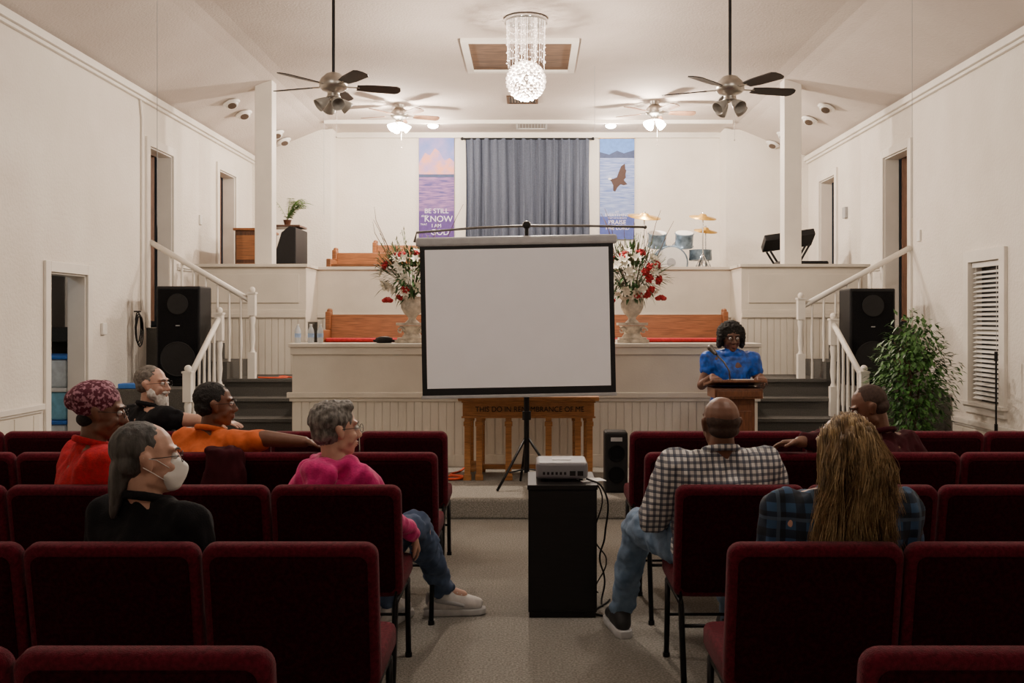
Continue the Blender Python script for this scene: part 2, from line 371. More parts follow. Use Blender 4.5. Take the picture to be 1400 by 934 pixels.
# stairs
def stairs(sg, xin, xout, n):
    m = M(); xa, xb = sorted((xin, xout))
    for k in range(4):
        z = .18 * (k + 1); y = 9.3 + .3 * k
        m.bb(xa, xb, y, 10.5, z - .18, z); m.bb(xa, xb, y - .025, y + .02, z - .03, z + .003)
    m.bb(xa, xb, 10.5, 11.42, 0, .9); m.bb(xa, xb, 10.475, 10.52, .87, .903)
    x = xout
    for k in range(3):
        xe = sg * 4.05 if k == 2 else x + sg * .3
        a, b = sorted((x, xe)); m.bb(a, b, 10.5, 11.42, 0, 1.08 + .18 * k); x = xe
    S(m, n, CARPET2, 'grey carpeted stairs climbing to the loft doorway', 'stairs')
stairs(-1, -2.22, -3.2, 'floor_stairs_left'); stairs(1, 2.12, 3.12, 'floor_stairs_right')
def baluster(m, x, y, z0, z1, big=False):
    if big:
        h = z1 - z0
        m.bb(x - .038, x + .038, y - .038, y + .038, z0, z0 + h * .3); m.bb(x - .038, x + .038, y - .038, y + .038, z0 + h * .72, z1 - .03)
        m.lathe([(.035, z0 + h * .3), (.022, z0 + h * .34), (.034, z0 + h * .45), (.026, z0 + h * .6), (.036, z0 + h * .68), (.03, z0 + h * .72)], (x, y, 0), 10)
        m.bb(x - .046, x + .046, y - .046, y + .046, z1 - .03, z1 - .012); m.sph((x, y, z1 + .012), .034)
    else:
        h = z1 - z0
        m.lathe([(.016, z0), (.016, z0 + h * .2), (.011, z0 + h * .25), (.019, z0 + h * .4), (.012, z0 + h * .75), (.015, z1)], (x, y, 0), 8)
def railings(sg, xr, zt):
    lab = 'white turned baluster handrail beside the carpeted steps'
    g = T('stair_railing', lab, 'railing', (xr, 9.22, 0), 'stair handrails')
    m = M(); baluster(m, 0, 0, 0, 1.06, True); m.obj('newel_post', TRIM, g)
    m = M(); baluster(m, 0, .93, .543, 1.58 + zt, True); m.obj('newel_post', TRIM, g)
    M().tube([(0, .03, .98), (0, .9, 1.5 + zt)], .028, 8).obj('handrail', TRIM, g)
    for k in range(5):
        yy = .16 + k * .15; z = .183 + .18 * math.floor((yy - .08 + .001) / .3)
        m = M(); baluster(m, 0, yy, z, .98 + (yy - .03) / .87 * (.52 + zt)); m.obj('baluster', TRIM, g)
    xs = sg * (abs(xr) - .22)
    g = T('stair_railing', 'white turned baluster handrail rising to the raised doorway', 'railing', (xs, 10.56, 0), 'stair handrails')
    zb = 1.7 + zt
    m = M(); baluster(m, 0, 0, .903, zb + .1, True); m.obj('newel_post', TRIM, g)
    L = 4.03 - abs(xs)
    M().tube([(sg * .02, 0, zb), (sg * L, 0, zb + .62)], .03, 8).obj('handrail', TRIM, g)
    for k in range(7):
        d = .12 + k * .125; ax = abs(xs) + d; bse = .903 if ax < abs(xr) + .02 else 1.083 + .18 * min(2, int((ax - abs(xr)) / .3))
        if ax > 4.0: break
        m = M(); baluster(m, sg * d, 0, bse, zb + .62 * d / L); m.obj('baluster', TRIM, g)
railings(-1, -3.17, .03); railings(1, 3.09, -.03)
# speaker plinths
for sg, a, b in ((-1, 3.26, 4.03), (1, 3.2, 4.03)):
    m = M(); m.bb(-.38, .38, -.44, .44, 0, .86); m.bb(-.385, .385, -.447, -.44, .0, .08, 1)
    o = m.obj('plinth', [CARPET2, TRIM], None, (sg * (a + .39), 9.98, 0), bevel=.01); tag(o, 'carpet covered block under a loudspeaker', 'plinth', 'speaker plinths')
def pa_speaker(label, loc, w, d, h, big=True, rotz=0, group=None):
    g = T('loudspeaker', label, 'loudspeaker', loc, group, rotz)
    M().bb(-w / 2, w / 2, 0, d, 0, h).obj('cabinet', BLACKP, g, bevel=.015)
    rt = Rx(math.pi / 2)
    if big:
        m = M(); m.bb(-w * .45, w * .45, -.012, -.002, h * .03, h * .97); m.obj('grille', GRILLE, g, bevel=.003)
        m = M(); m.lathe([(w * .40, .01), (w * .40, .015), (w * .38, .015), (w * .37, .012)], (0, -.003, h * .27), 28, rot=rt); m.obj('woofer', BLACKP, g)
        m = M(); m.lathe([(w * .24, .01), (w * .24, .015), (w * .22, .012)], (0, -.003, h * .82), 24, rot=rt); m.obj('horn', BLACKP, g)
        M().bb(-.02, .02, -.015, -.012, h * .6, h * .61).obj('badge', GREYP, g)
    else:
        for k in (.3, .65):
            m = M(); m.lathe([(w * .36, 0), (w * .36, .01), (w * .32, .006), (.01, -.02)], (0, -.002, h * k), 20, rot=rt); m.obj('woofer', GRILLE, g)
        M().box((0, -.004, h * .88), (w * .5, .008, .03)).obj('control_panel', GREYP, g)
    return g
pa_speaker('tall black two-way loudspeaker on a block by the steps', (-3.52, 9.95, .862), .44, .36, 1.0, group='stage loudspeakers')
pa_speaker('tall black two-way loudspeaker on a block behind the stair rail', (3.45, 10.03, .862), .46, .36, .98, group='stage loudspeakers')
pa_speaker('small black portable speaker on the low step', (.68, 7.85, .158), .18, .2, .48, big=False)
# ------------------------------------------------------------------ screen
g = T('projection_screen', 'portable white projection screen with black border on a tripod', 'projection screen', (-.03, 8.12, .158))
cx, cz = (708 - 725) * 8.0 / 1361 + .03, EYE - (437 - 438) * 8.0 / 1361 - .158
rot = Ry(math.radians(-1.1))
m = M()
m.box((cx, -.12, cz), (1.555, .004, 1.21), rot)
m.obj('screen_border', BLACKP, g)
m = M(); m.box((cx, -.124, cz + .015), (1.475, .002, 1.115), rot); m.obj('screen_fabric', SCREENW, g)
m = M(); c = V((cx, -.10, cz)) + rot @ V((0, 0, .635)); m.box(c, (1.62, .075, .075), rot)
m.obj('screen_case', GREYP, g, bevel=.02)
m = M(); c = V((cx, -.12, cz)) + rot @ V((0, 0, -.612)); m.box(c, (1.57, .03, .026), rot); m.obj('bottom_bar', GREYP, g, bevel=.006)
m = M(); m.cyl((0, 0, .25), (0, 0, 2.12), .016); m.cyl((0, 0, .12), (0, 0, 1.2), .022); m.sph((0, 0, 2.14), .035); m.cyl((0, 0, .55), (0, 0, .62), .035)
m.obj('pole', BLACKM, g)
for k in range(3):
    a = math.radians(100 + 120 * k); e = V((math.cos(a) * .3, math.sin(a) * .3, .012))
    m = M(); m.tube([(0, 0, .42), e * .75 + V((0, 0, .1)), e], .011, 8); m.cyl((0, 0, .15), e * .6 + V((0, 0, .13)), .006); m.sph(e, .012); m.obj('leg', BLACKM, g)
m = M(); m.tube([(-.92, .03, 2.0), (-.9, .03, 2.08), (-.4, .03, 2.12), (0, .03, 2.135), (.5, .03, 2.135), (.97, .03, 2.125)], .010, 8)
m.sph((.97, .03, 2.125), .016); m.obj('cross_rod', DNICK, g)
# ------------------------------------------------------------------ communion table
g = T('communion_table', 'golden oak communion table with carved lettering on the apron', 'table', (-.015, 8.72, .158))
M().bb(-.6, .6, -.29, .29, .675, .715).obj('table_top', OAK, g, bevel=.01)
m = M(); m.bb(-.56, .56, -.25, -.225, .535, .675); m.bb(-.56, .56, .225, .25, .535, .675); m.bb(-.56, -.535, -.225, .225, .535, .675); m.bb(.535, .56, -.225, .225, .535, .675)
m.bb(-.57, .57, -.262, -.25, .53, .545); m.bb(-.57, .57, -.262, -.25, .66, .675)
m.obj('apron', OAK, g, bevel=.003)
for xx in (-.52, -.42, -.17, .17, .42, .52):
    for yy in (-.235, .235):
        if abs(xx) == .17 and yy > 0: continue
        m = M(); m.bb(xx - .026, xx + .026, yy - .02, yy + .02, .0, .55); m.bb(xx - .034, xx + .034, yy - .028, yy + .028, 0.0, .05); m.bb(xx - .033, xx + .033, yy - .026, yy + .024, .46, .5); m.obj('leg', OAK, g, bevel=.004)
M().bb(-.54, .54, -.03, .03, .06, .1).bb(-.54, -.40, -.22, .22, .07, .1).bb(.40, .54, -.22, .22, .07, .1).obj('stretcher', OAK, g, bevel=.004)
text('THIS DO IN REMEMBRANCE OF ME', .064, DARK, g, (0.01, -.2535, .603), xs=.93)
# ------------------------------------------------------------------ cabinet + projector
g = T('projector_stand', 'tall black laminate cabinet standing in the aisle', 'cabinet', (.165, 5.3, 0))
M().bb(-.175, .175, -.22, .22, .03, .655).obj('body', BLACKB, g, bevel=.003)
M().bb(-.18, .18, -.228, .225, .655, .68).obj('cabinet_top', BLACKB, g, bevel=.004)
M().bb(-.17, .17, -.21, .21, 0, .03).obj('plinth_base', BLACKB, g)
m = M(); m.bb(-.168, .168, -.226, -.22, .04, .648); m.obj('door', BLACKB, g, bevel=.002)
g = T('projector', 'silver grey data projector on the black cabinet', 'projector', (.165, 5.3, .682))
M().bb(-.135, .135, -.13, .13, .012, .10).obj('housing', PROJ, g, bevel=.018, seg=3)
m = M(); 
for k in range(6): m.bb(-.1 + k * .022, -.088 + k * .022, -.1315, -.129, .035, .05)
m.bb(.04, .07, -.1315, -.129, .03, .055); m.bb(.08, .11, -.1315, -.129, .03, .055); m.obj('ports', BLACKP, g)
m = M(); m.cyl((.06, .12, .06), (.06, .16, .06), .035); m.obj('lens', BLACKP, g)
for a in (-.1, .1):
    for b in (-.1, .1): M().cyl((a, b, 0), (a, b, .014), .01).obj('foot', BLACKP, g)
M().bb(-.05, .05, -.05, .03, .1, .103).obj('button_panel', GREYP, g)
o = M().box((0, 0, 0), (.13, .10, .003), Rz(.3)).obj('paper_sheet', PAPER, None, (.32, 5.22, .683)); tag(o, 'loose white paper sheet on the cabinet edge', 'paper')
def cord(name, label, pts, mat, r=.005):
    c = bpy.data.curves.new('c', 'CURVE'); c.dimensions = '3D'; s = c.splines.new('BEZIER'); s.bezier_points.add(len(pts) - 1)
    for i, p in enumerate(pts): b = s.bezier_points[i]; b.co = V(p) - V(pts[0]); b.handle_left_type = b.handle_right_type = 'AUTO'
    c.bevel_depth = r; c.bevel_resolution = 2; c.resolution_u = 8
    o = bpy.data.objects.new('c', c); bpy.context.scene.collection.objects.link(o); bpy.context.view_layer.update()
    me = bpy.data.meshes.new_from_object(o.evaluated_get(bpy.context.evaluated_depsgraph_get())); bpy.data.objects.remove(o)
    me.materials.clear(); me.materials.append(mat)
    k = mk(name, me, None, pts[0]); return tag(k, label, 'cable')
cord('power_cable', 'black cable hanging from the projector to the carpet', [(.29, 5.16, .70), (.37, 5.14, .66), (.39, 5.2, .4), (.37, 5.3, .25), (.40, 5.35, .12), (.38, 5.3, .008), (.42, 5.15, .006), (.37, 5.1, .006), (.43, 5.4, .006)], BLACKP)
cord('power_cable', 'black cable looped behind the cabinet', [(.25, 5.4, .70), (.38, 5.42, .6), (.36, 5.5, .3), (.42, 5.5, .2), (.37, 5.55, .008), (.6, 5.7, .006)], BLACKP, .004)
cord('extension_cord', 'orange extension cord coiled on the low step', [(-.70, 8.45, .166), (-.60, 8.5, .166), (-.63, 8.65, .166), (-.74, 8.58, .17), (-.66, 8.42, .178), (-.58, 8.6, .172), (-.70, 8.75, .166), (-.64, 8.9, .166), (-.6, 9.15, .166)], ORANGE, .009)
cord('extension_cord', 'orange extension cord lying on the stair landing', [(-2.9, 10.62, .91), (-2.75, 10.56, .91), (-2.6, 10.66, .91), (-2.7, 10.75, .912), (-2.5, 10.6, .91), (-2.35, 10.7, .91)], ORANGE, .009)
# ------------------------------------------------------------------ chairs
CH = T('church_chair', 'maroon upholstered church chair with black metal frame', 'chair', (0, 0, 0), 'maroon church chairs')
rb = Rx(math.radians(10))
def rrect(w, h, r, n=5):
    p = []
    for sx, sz, a0 in ((1, 1, 0), (-1, 1, 90), (-1, -1, 180), (1, -1, 270)):
        for k in range(n + 1):
            a = math.radians(a0 + 90 * k / n); p.append((sx * (w / 2 - r) + r * math.cos(a), sz * (h / 2 - r) + r * math.sin(a)))
    return p
def cushion(w, h, t, r, mi=0):
    rings = [(-t / 2, -.018), (-t / 2 + .004, -.006), (-t / 4, 0), (t / 4, 0), (t / 2 - .004, -.006), (t / 2, -.018)]
    vs = []; n = None
    for y, ins in rings:
        q = rrect(w + 2 * ins, h + 2 * ins, r); n = len(q); vs += [V((x, y, z)) for x, z in q]
    fs = [(j * n + i, j * n + (i + 1) % n, (j + 1) * n + (i + 1) % n, (j + 1) * n + i) for j in range(len(rings) - 1) for i in range(n)]
    fs += [tuple(range(n)), tuple((len(rings) - 1) * n + i for i in range(n))]
    return vs, fs
vs, fs = cushion(.525, .47, .058, .04)
m = M(); m.add([rb @ v + V((0, .065, .62)) for v in vs], fs, 0, True); 
for i in range(len(m.sm) - 2, len(m.sm)): m.sm[i] = False
bk = m.obj('backrest', MAROON, CH)
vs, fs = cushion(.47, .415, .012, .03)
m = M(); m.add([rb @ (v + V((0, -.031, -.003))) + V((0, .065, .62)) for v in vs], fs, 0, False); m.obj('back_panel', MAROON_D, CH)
vs, fs = cushion(.51, .46, .085, .05)
m = M(); m.add([Rx(math.radians(90)) @ v + V((0, .31, .425)) for v in vs], fs, 0, True)
for i in range(len(m.sm) - 2, len(m.sm)): m.sm[i] = False
m.obj('seat', MAROON, CH)
for sx in (-1, 1):
    m = M(); m.tube([(sx * .235, -.03, .012), (sx * .235, .06, .36), (sx * .235, .09, .46), (sx * .235, .05, .72)], .0125, 8); m.cyl((sx * .235, -.03, 0), (sx * .235, -.028, .02), .016); m.obj('leg', BLACKM, CH)
    m = M(); m.tube([(sx * .235, .50, .012), (sx * .235, .47, .2), (sx * .235, .46, .365)], .0125, 8); m.cyl((sx * .235, .5, 0), (sx * .235, .5, .02), .016); m.obj('leg', BLACKM, CH)
m = M(); m.tube([(-.235, .06, .365), (-.235, .46, .365)], .011, 8); m.tube([(.235, .06, .365), (.235, .46, .365)], .011, 8); m.tube([(-.235, .2, .365), (.235, .2, .365)], .009, 6); m.tube([(-.235, .47, .2), (.235, .47, .2)], .007, 6)
m.tube([(-.235, .04, .28), (.235, .04, .28)], .008, 6)
m.obj('frame', BLACKM, CH)
rows = [(2.0, -.785, 2, .935, 2), (2.96, -.72, 3, .855, 3), (4.0, -.785, 5, .85, 4), (5.0, -.73, 6, .84, 5), (5.95, -.76, 6, .86, 6)]
first = True
for d, xl, nl, xr, nr in rows:
    for k in range(nl):
        if first: CH.location = (xl, d, 0); first = False; continue
        clone(CH, (xl - .533 * k, d, 0))
    for k in range(nr): clone(CH, (xr + .533 * k, d, 0))
# ------------------------------------------------------------------ people
def skinmat(name, c): return pmat(name, c, .5, var=.08, scale=25, bump=.05, bscale=120)
SK_D = skinmat('deep_brown_skin', (.15, .065, .038)); SK_M = skinmat('brown_skin', (.15, .064, .036)); SK_L = skinmat('fair_skin', (.52, .30, .22)); SK_DD = skinmat('dark_skin', (.12, .052, .032))
EYEW = pmat('eye_white', (.7, .68, .65), .2, var=.02); IRIS = pmat('iris', (.02, .012, .01), .1); LIP = pmat('lip', (.30, .10, .08), .5); LIPD = pmat('lip_dark', (.20, .06, .05), .45)
BLACKCL = pmat('black_cotton', (.009, .009, .011), .9, bump=.3, bscale=200, var=.2, spec=.2); JEANS = pmat('blue_denim', (.10, .17, .27), .85, col2=(.20, .29, .42), scale=10, bump=.3, bscale=250)
NAVYJ = pmat('navy_denim', (.035, .06, .12), .85, col2=(.07, .11, .20), scale=12); KHAKI = pmat('dark_trousers', (.03, .028, .03), .9)
PINK = pmat('magenta_fleece', (.58, .010, .17), .9, var=.15, scale=30, bump=.3, sheen=.2); REDS = pmat('red_knit', (.45, .006, .016), .9, var=.2, scale=60, bump=.4, bscale=180)
ORG = pmat('orange_cotton', (.60, .12, .022), .85, var=.1, bump=.2); MARS = pmat('dark_maroon_cotton', (.040, .005, .009), .9, var=.2, spec=.2)
ROYAL = pmat('royal_blue_dress', (.006, .08, .45), .4, var=.5, scale=22)
GREYH = pmat('dark_grey_hair', (.030, .028, .026), .6, col2=(.085, .080, .075), scale=60, stretch=(1, 1, .2), bump=.3, bscale=160); GREYC = pmat('grey_brown_hair', (.06, .052, .045), .6, col2=(.24, .225, .205), scale=70, stretch=(1, 1, .4), bump=.3, bscale=160); GREYB = pmat('brown_grey_hair', (.07, .055, .045), .7, col2=(.20, .18, .155), scale=50)
BLACKH = pmat('black_hair', (.008, .007, .006), .75, var=.4, scale=60, bump=.8, bscale=200); WHITEH = pmat('white_beard', (.60, .57, .53), .8, var=.2, scale=60)
BL1 = pmat('blonde_dark_lock', (.15, .088, .038), .5, var=.25, scale=30); BL2 = pmat('blonde_mid_lock', (.31, .20, .09), .45, var=.25, scale=30); BL3 = pmat('blonde_light_lock', (.52, .37, .19), .42, var=.2, scale=30); STUB = pmat('stubble_hair', (.045, .024, .017), .9, var=.25, scale=90)
BROWH = pmat('brow_hair', (.03, .022, .018), .8)
SHW = pmat('white_shoe', (.66, .64, .62), .6, var=.1, scale=30); SHB = pmat('black_shoe', (.02, .02, .022), .6); SOLE = pmat('shoe_sole', (.50, .50, .50), .7)
WRAP = pmat('patterned_wrap', (.085, .003, .020), .8, col2=(.42, .20, .26), scale=70, bump=.15, bscale=50, lo=.5, hi=.6)
PLAID1 = plaid('white_navy_check', (.66, .64, .62), (.028, .038, .075), (.02, .03, .06), 38, .45, .72, .5)
PLAID2 = plaid('blue_black_plaid', (.03, .08, .17), (.005, .007, .012), (.09, .14, .21), 18, .5, .8, .5)
MASKM = pmat('white_mask', (.78, .77, .74), .8, var=.02)
def sp(c, r, rot=None): return sphere_pts(c, r, rot, 14, 9)
def hand(m, w, d, n, side=1, curl=.5, s=1.):
    w = V(w); d = V(d).normalized(); n = V(n); n = (n - d * n.dot(d)).normalized(); l = d.cross(n).normalized() * side
    m.hull(sp(w - l * .014 * s, .016 * s), sp(w + l * .016 * s, .017 * s), sp(w + d * .082 * s - l * .034 * s, .012 * s), sp(w + d * .088 * s + l * .032 * s, .0135 * s))
    for off, L, k in ((-.036, .056, 1.15), (-.012, .068, 1.), (.012, .074, .95), (.034, .066, .9)):
        p = w + d * .084 * s + l * off * s; a = 0; rr = .0092 * s; dd = (d + l * off * 4.0).normalized()
        for seg in range(3):
            a += curl * k * (.55 if seg == 0 else .6)
            q = p + (dd * math.cos(a) + n * math.sin(a)) * L * s * (.45, .32, .26)[seg]
            m.hull(sp(p, rr), sp(q, rr * .9)); p = q; rr *= .9
    p = w + d * .022 * s + l * .028 * s; q = p + (d * .62 + l * .6 + n * .3).normalized() * .048 * s; e = q + (d * .9 + l * .2 + n * (.2 + curl * .3)).normalized() * .034 * s
    m.hull(sp(p, .015 * s), sp(q, .011 * s)); m.hull(sp(q, .011 * s), sp(e, .0085 * s))
def shoe(m, ank, toe, s=1.):
    a = V(ank); t = V((toe[0], toe[1], 0)).normalized(); q = V((0, 0, 1)).cross(t)
    h = V((a.x, a.y, 0)) - t * .045 * s; f = V((a.x, a.y, 0)) + t * .19 * s
    rot = Matrix((q, t, V((0, 0, 1)))).transposed()
    L = .235 * s
    m.hull(sp(h + V((0, 0, .062)), (.040 * s, .042 * s, .042), rot), sp(h + t * L * .5 + V((0, 0, .06)), (.046 * s, .045 * s, .042), rot), sp(V((a.x, a.y, .115)), .050 * s))
    m.hull(sp(h + t * L * .42 + V((0, 0, .075)), (.044 * s, .045 * s, .05), rot), sp(f + V((0, 0, .055)) - t * .035, (.045 * s, .055 * s, .034), rot))
    k = M()
    k.hull([h + V((0, 0, z)) + rot @ V((x, y, 0)) for z in (0, .036) for x, y in ((-.04, -.02), (.04, -.02), (-.024, -.054), (.024, -.054))] + [f + V((0, 0, z)) + rot @ V((x, y, 0)) for z in (.004, .034) for x, y in ((-.052, -.06), (.052, -.06), (-.046, .0), (.046, 0), (-.022, .03), (.022, .03))])
    return k
def person(label, base, top, skin, shirt, pants, shoem, w=1., sw=.165, pz=.565, lean=(0, 0), hoff=(0, 0), tyaw=0., hyaw=0., hp=0., arms=None, legs=None, sleeve=1., hair=None, hs=1., belly=0., bz=0., stand=False, glasses=False, shirtname='shirt', sd=.31, hands=(None, None), extra=None, beard=False, collar=True, lips=True):
    arms = arms or {}; legs = legs or {}
    T0 = Rz(tyaw); HR = Rz(hyaw) @ Rx(hp)
    sz = top - sd; sc = V((lean[0], lean[1], sz)); hc = V((lean[0] + hoff[0], lean[1] + hoff[1], top - .12 * hs))
    pc = V((0, 0, pz)); cc = V((lean[0] * .75, lean[1] * .75, sz - .12)); wc = (pc + cc) / 2 + T0 @ V((0, belly, -.02))
    sh = {s: sc + T0 @ V((s * sw, 0, 0)) for s in (-1, 1)}
    A = {}
    for s in (-1, 1):
        if s in arms: A[s] = [V(q) for q in arms[s]]
        else: A[s] = [sh[s] + T0 @ V((s * .05, .06, -.25)), V((0, 0, 0)) + T0 @ V((s * .12, .30, pz + .10))]
    Lg = {}
    for s in (-1, 1):
        if s in legs: Lg[s] = [V(q) for q in legs[s]]
        elif stand: Lg[s] = [V((s * .1, .0, .44)), V((s * .1, 0, .08)), V((0, -1, 0))]
        else: Lg[s] = [V((s * .13, .43, .50)), V((s * .13, .46, .09)), V((0, 1, 0))]
    hip = {s: pc + V((s * .09, 0, -.01)) for s in (-1, 1)}
    def torso(m, e):
        PEL = sp(pc, (.165 * w + e, .12 * w + e, .105 + e), T0); WA = sp(wc, ((.145 + belly * .5) * w + e, (.11 + belly * .6) * w + e, .10 + e), T0)
        CHS = sp(cc, (.155 * w + e, .11 * w + e, .11 + e), T0)
        m.hull(PEL, WA); m.hull(WA, CHS)
        m.hull(CHS, sp(sh[-1], .052 * w + e), sp(sh[1], .052 * w + e))
        m.hull(sp(sh[-1] + T0 @ V((.02, 0, .0)), .045 + e), sp(sh[1] - T0 @ V((.02, 0, .0)), .045 + e), sp(sc + V((hoff[0] * .4, hoff[1] * .4, .055)), (.058 + e, .055 + e, .03)))
    def arm(m, s, e, t0, t1):
        pts = [(sh[s], .052 * w), (A[s][0], .041 * w), (A[s][1], .028)]
        for i in (0, 1):
            lo, hi = max(t0, i), min(t1, i + 1)
            if hi <= lo: continue
            (a, ra), (b, rr) = pts[i], pts[i + 1]
            m.hull(sp(a.lerp(b, lo - i), ra + (rr - ra) * (lo - i) + e), sp(a.lerp(b, hi - i), ra + (rr - ra) * (hi - i) + e))
    def leg(m, s, e):
        m.hull(sp(hip[s], .085 * w + e), sp(Lg[s][0], .06 * (w * .5 + .5) + e)); m.hull(sp(Lg[s][0], .058 + e), sp(Lg[s][0].lerp(Lg[s][1], .35) , .054 + e)); m.hull(sp(Lg[s][0].lerp(Lg[s][1], .35), .054 + e), sp(Lg[s][0].lerp(Lg[s][1], .94 if e else 1), .038 + e * 1.3))
    H = lambda c, r=None: hc + HR @ (V(c) * hs)
    def HE(c, r):
        r = (r, r, r) if not hasattr(r, '__len__') else r
        return sp(H(c), [q * hs for q in r], HR)
    m = M(); torso(m, 0)
    for s in (-1, 1):
        arm(m, s, 0, 0, 2); leg(m, s, 0)
        if hands[0 if s < 0 else 1]: hd, hn, hcu = hands[0 if s < 0 else 1]
        else: hd, hn, hcu = (A[s][1] - A[s][0]), V((0, 0, -1)), .35
        hand(m, A[s][1], hd, hn, -s, hcu, .95)
        m.hull(sp(Lg[s][1], .036), sp(Lg[s][1] + V(Lg[s][2]).normalized() * .1 + V((0, 0, -.03)), .028))
    m.hull(sp(sc + V((hoff[0] * .3, hoff[1] * .3, .03)), (.056 * w, .055, .03)), HE((0, -.02, -.05), (.05, .05, .03)))
    m.hull(HE((0, -.012, .035), (.074, .094, .085)), HE((0, .02, -.005), (.066, .062, .06)))
    m.hull(HE((0, .03, -.01), (.060, .052, .065)), HE((0, .058, -.088), (.024, .022, .017)), HE((-.045, .005, -.06), .018), HE((.045, .005, -.06), .018))
    m.hull(HE((0, .083, .018), (.009, .01, .01)), HE((0, .104, -.022), (.012, .013, .010)), HE((-.013, .09, -.027), .009), HE((.013, .09, -.027), .009))
    for s in (-1, 1):
        m.hull(HE((s * .016, .083, .036), (.01, .009, .008)), HE((s * .045, .070, .038), (.012, .01, .008)))
        m.hull(HE((s * .076, -.008, .012), (.008, .016, .02)), HE((s * .073, .0, -.02), (.007, .01, .01)), HE((s * .086, -.018, .018), (.005, .014, .018)))
        m.hull(HE((s * .036, .062, -.02), (.02, .02, .018)), HE((s * .04, .045, -.04), .02))
    m.hull(HE((0, .087, -.050), (.022, .009, .005)), HE((0, .09, -.051), (.01, .009, .006))); m.hull(HE((0, .085, -.063), (.018, .010, .006)))
    me = remesh(m, .0058, 2); me.materials.append(skin)
    body = mk('person', me, None, (base[0], base[1], bz)); tag(body, label, 'person')
    def part(name, m, mat, vox=.01, smooth=3, **k):
        q = remesh(m, vox, smooth, **k); q.materials.append(mat); return mk(name, q, body)
    # clothing
    m = M(); torso(m, .012)
    for s in (-1, 1): arm(m, s, .014, 0, sleeve)
    if shirtname == 'hooded_sweatshirt':
        for k in range(9):
            a = math.pi * (1.0 + k / 8.); 
            if k: m.hull(sp(pv, .036), sp(sc + T0 @ V((.085 * math.cos(a), .075 * math.sin(a) - .0, .058)), .036))
            pv = sc + T0 @ V((.085 * math.cos(a), .075 * math.sin(a), .058))
        m.hull(sp(sc + T0 @ V((0, -.105, .03)), (.095, .045, .05), T0), sp(sc + T0 @ V((0, -.12, -.07)), (.05, .035, .04), T0))
    if shirtname == 'dress':
        m.hull(sp(pc, (.17, .13, .1)), sp(V((0, 0, .42)), (.21, .16, .03)))
        for s in (-1, 1): m.hull(sp(sh[s] + V((s * .02, 0, .005)), (.072, .066, .06)), sp(sh[s].lerp(A[s][0], .32), (.068, .064, .045)))
    part(shirtname, m, shirt, .009, 3, disp=.018, dscale=13, dz=.6)
    if collar:
        m = M(); r = .066 * (w * .5 + .5); n = 14; pr = None
        for k in range(n + 1):
            a = 2 * math.pi * k / n; p = sc + V((hoff[0] * .3, hoff[1] * .3, 0)) + T0 @ V((r * math.cos(a), (r + .004) * math.sin(a), .068 - .022 * math.sin(a)))
            if pr is not None: m.hull(sp(pr, (.012, .012, .016)), sp(p, (.012, .012, .016)))
            pr = p
        part('collar', m, shirt, .007, 2)
    if not stand:
        m = M(); m.hull(sp(pc + V((0, 0, -.01)), (.172 * w, .13 * w, .105), T0), sp(pc + V((0, .05, -.02)), (.165 * w, .12, .09)))
        for s in (-1, 1): leg(m, s, .016)
        part('trousers', m, pants, .010, 3, disp=.018, dscale=15)
    for s in (-1, 1):
        m = M(); k = shoe(m, Lg[s][1], Lg[s][2])
        so = part('shoe', m, shoem, .008, 2); k.obj('sole', SOLE, so, bevel=.005)
        if shoem is SHW:
            m = M(); t = V((Lg[s][2][0], Lg[s][2][1], 0)).normalized(); q = V((0, 0, 1)).cross(t); b0 = V((Lg[s][1].x, Lg[s][1].y, 0))
            pr = None
            for j in range(9):
                p = b0 + t * (.05 + .011 * j) + q * (.026 if j % 2 else -.026) + V((0, 0, .126 - .0055 * j))
                if pr is not None: m.tube([pr, (pr + p) / 2 + V((0, 0, .014)), p], .0045, 6)
                pr = p
            m.obj('laces', WHITEP, so)
            for sd_ in (-1, 1):
                m = M(); m.hull(sp(b0 + t * -.03 + q * sd_ * .040 + V((0, 0, .085)), (.016, .009, .014)), sp(b0 + t * .10 + q * sd_ * .048 + V((0, 0, .058)), (.010, .008, .009))); m.obj('side_stripe', GREYP, so)
            m = M(); m.sph(b0 + t * -.078 + V((0, 0, .085)), (.014, .026, .035)); m.obj('heel_tab', GREYP, so)
    # face bits
    for s in (-1, 1):
        m = M(); m.sph(H((s * .031, .0775, .014)), .0115 * hs, HR, 10, 8); m.sph(H((s * .031, .086, .013)), .0052 * hs, HR, 8, 6, 1); m.obj('eye', [EYEW, IRIS], body)
        m = M(); m.tube([H((s * .014, .091, .034)), H((s * .03, .089, .040)), H((s * .047, .077, .036))], .0032 * hs, 6); m.obj('eyebrow', BROWH if skin is not SK_L else GREYB, body)
    if lips:
        m = M(); m.sph(H((0, .0915, -.0505)), [.019 * hs, .006 * hs, .0042 * hs], HR); m.sph(H((0, .0905, -.060)), [.016 * hs, .007 * hs, .005 * hs], HR); m.obj('lips', LIP if skin is SK_L else LIPD, body)
    if glasses:
        m = M(); gr = .0013
        for s in (-1, 1):
            ring = [H((s * .034 + .023 * math.cos(2 * math.pi * k / 14), .103 - abs(.023 * math.cos(2 * math.pi * k / 14)) * .1, .012 + .018 * math.sin(2 * math.pi * k / 14))) for k in range(15)]
            m.tube(ring, gr, 5); m.tube([H((s * .057, .100, .018)), H((s * .08, .06, .018)), H((s * .083, -.012, .014))], gr, 5)
        m.tube([H((-.011, .104, .016)), H((.011, .104, .016))], gr, 5); m.obj('eyeglasses', BLACKM, body)
    # hair
    m = M()
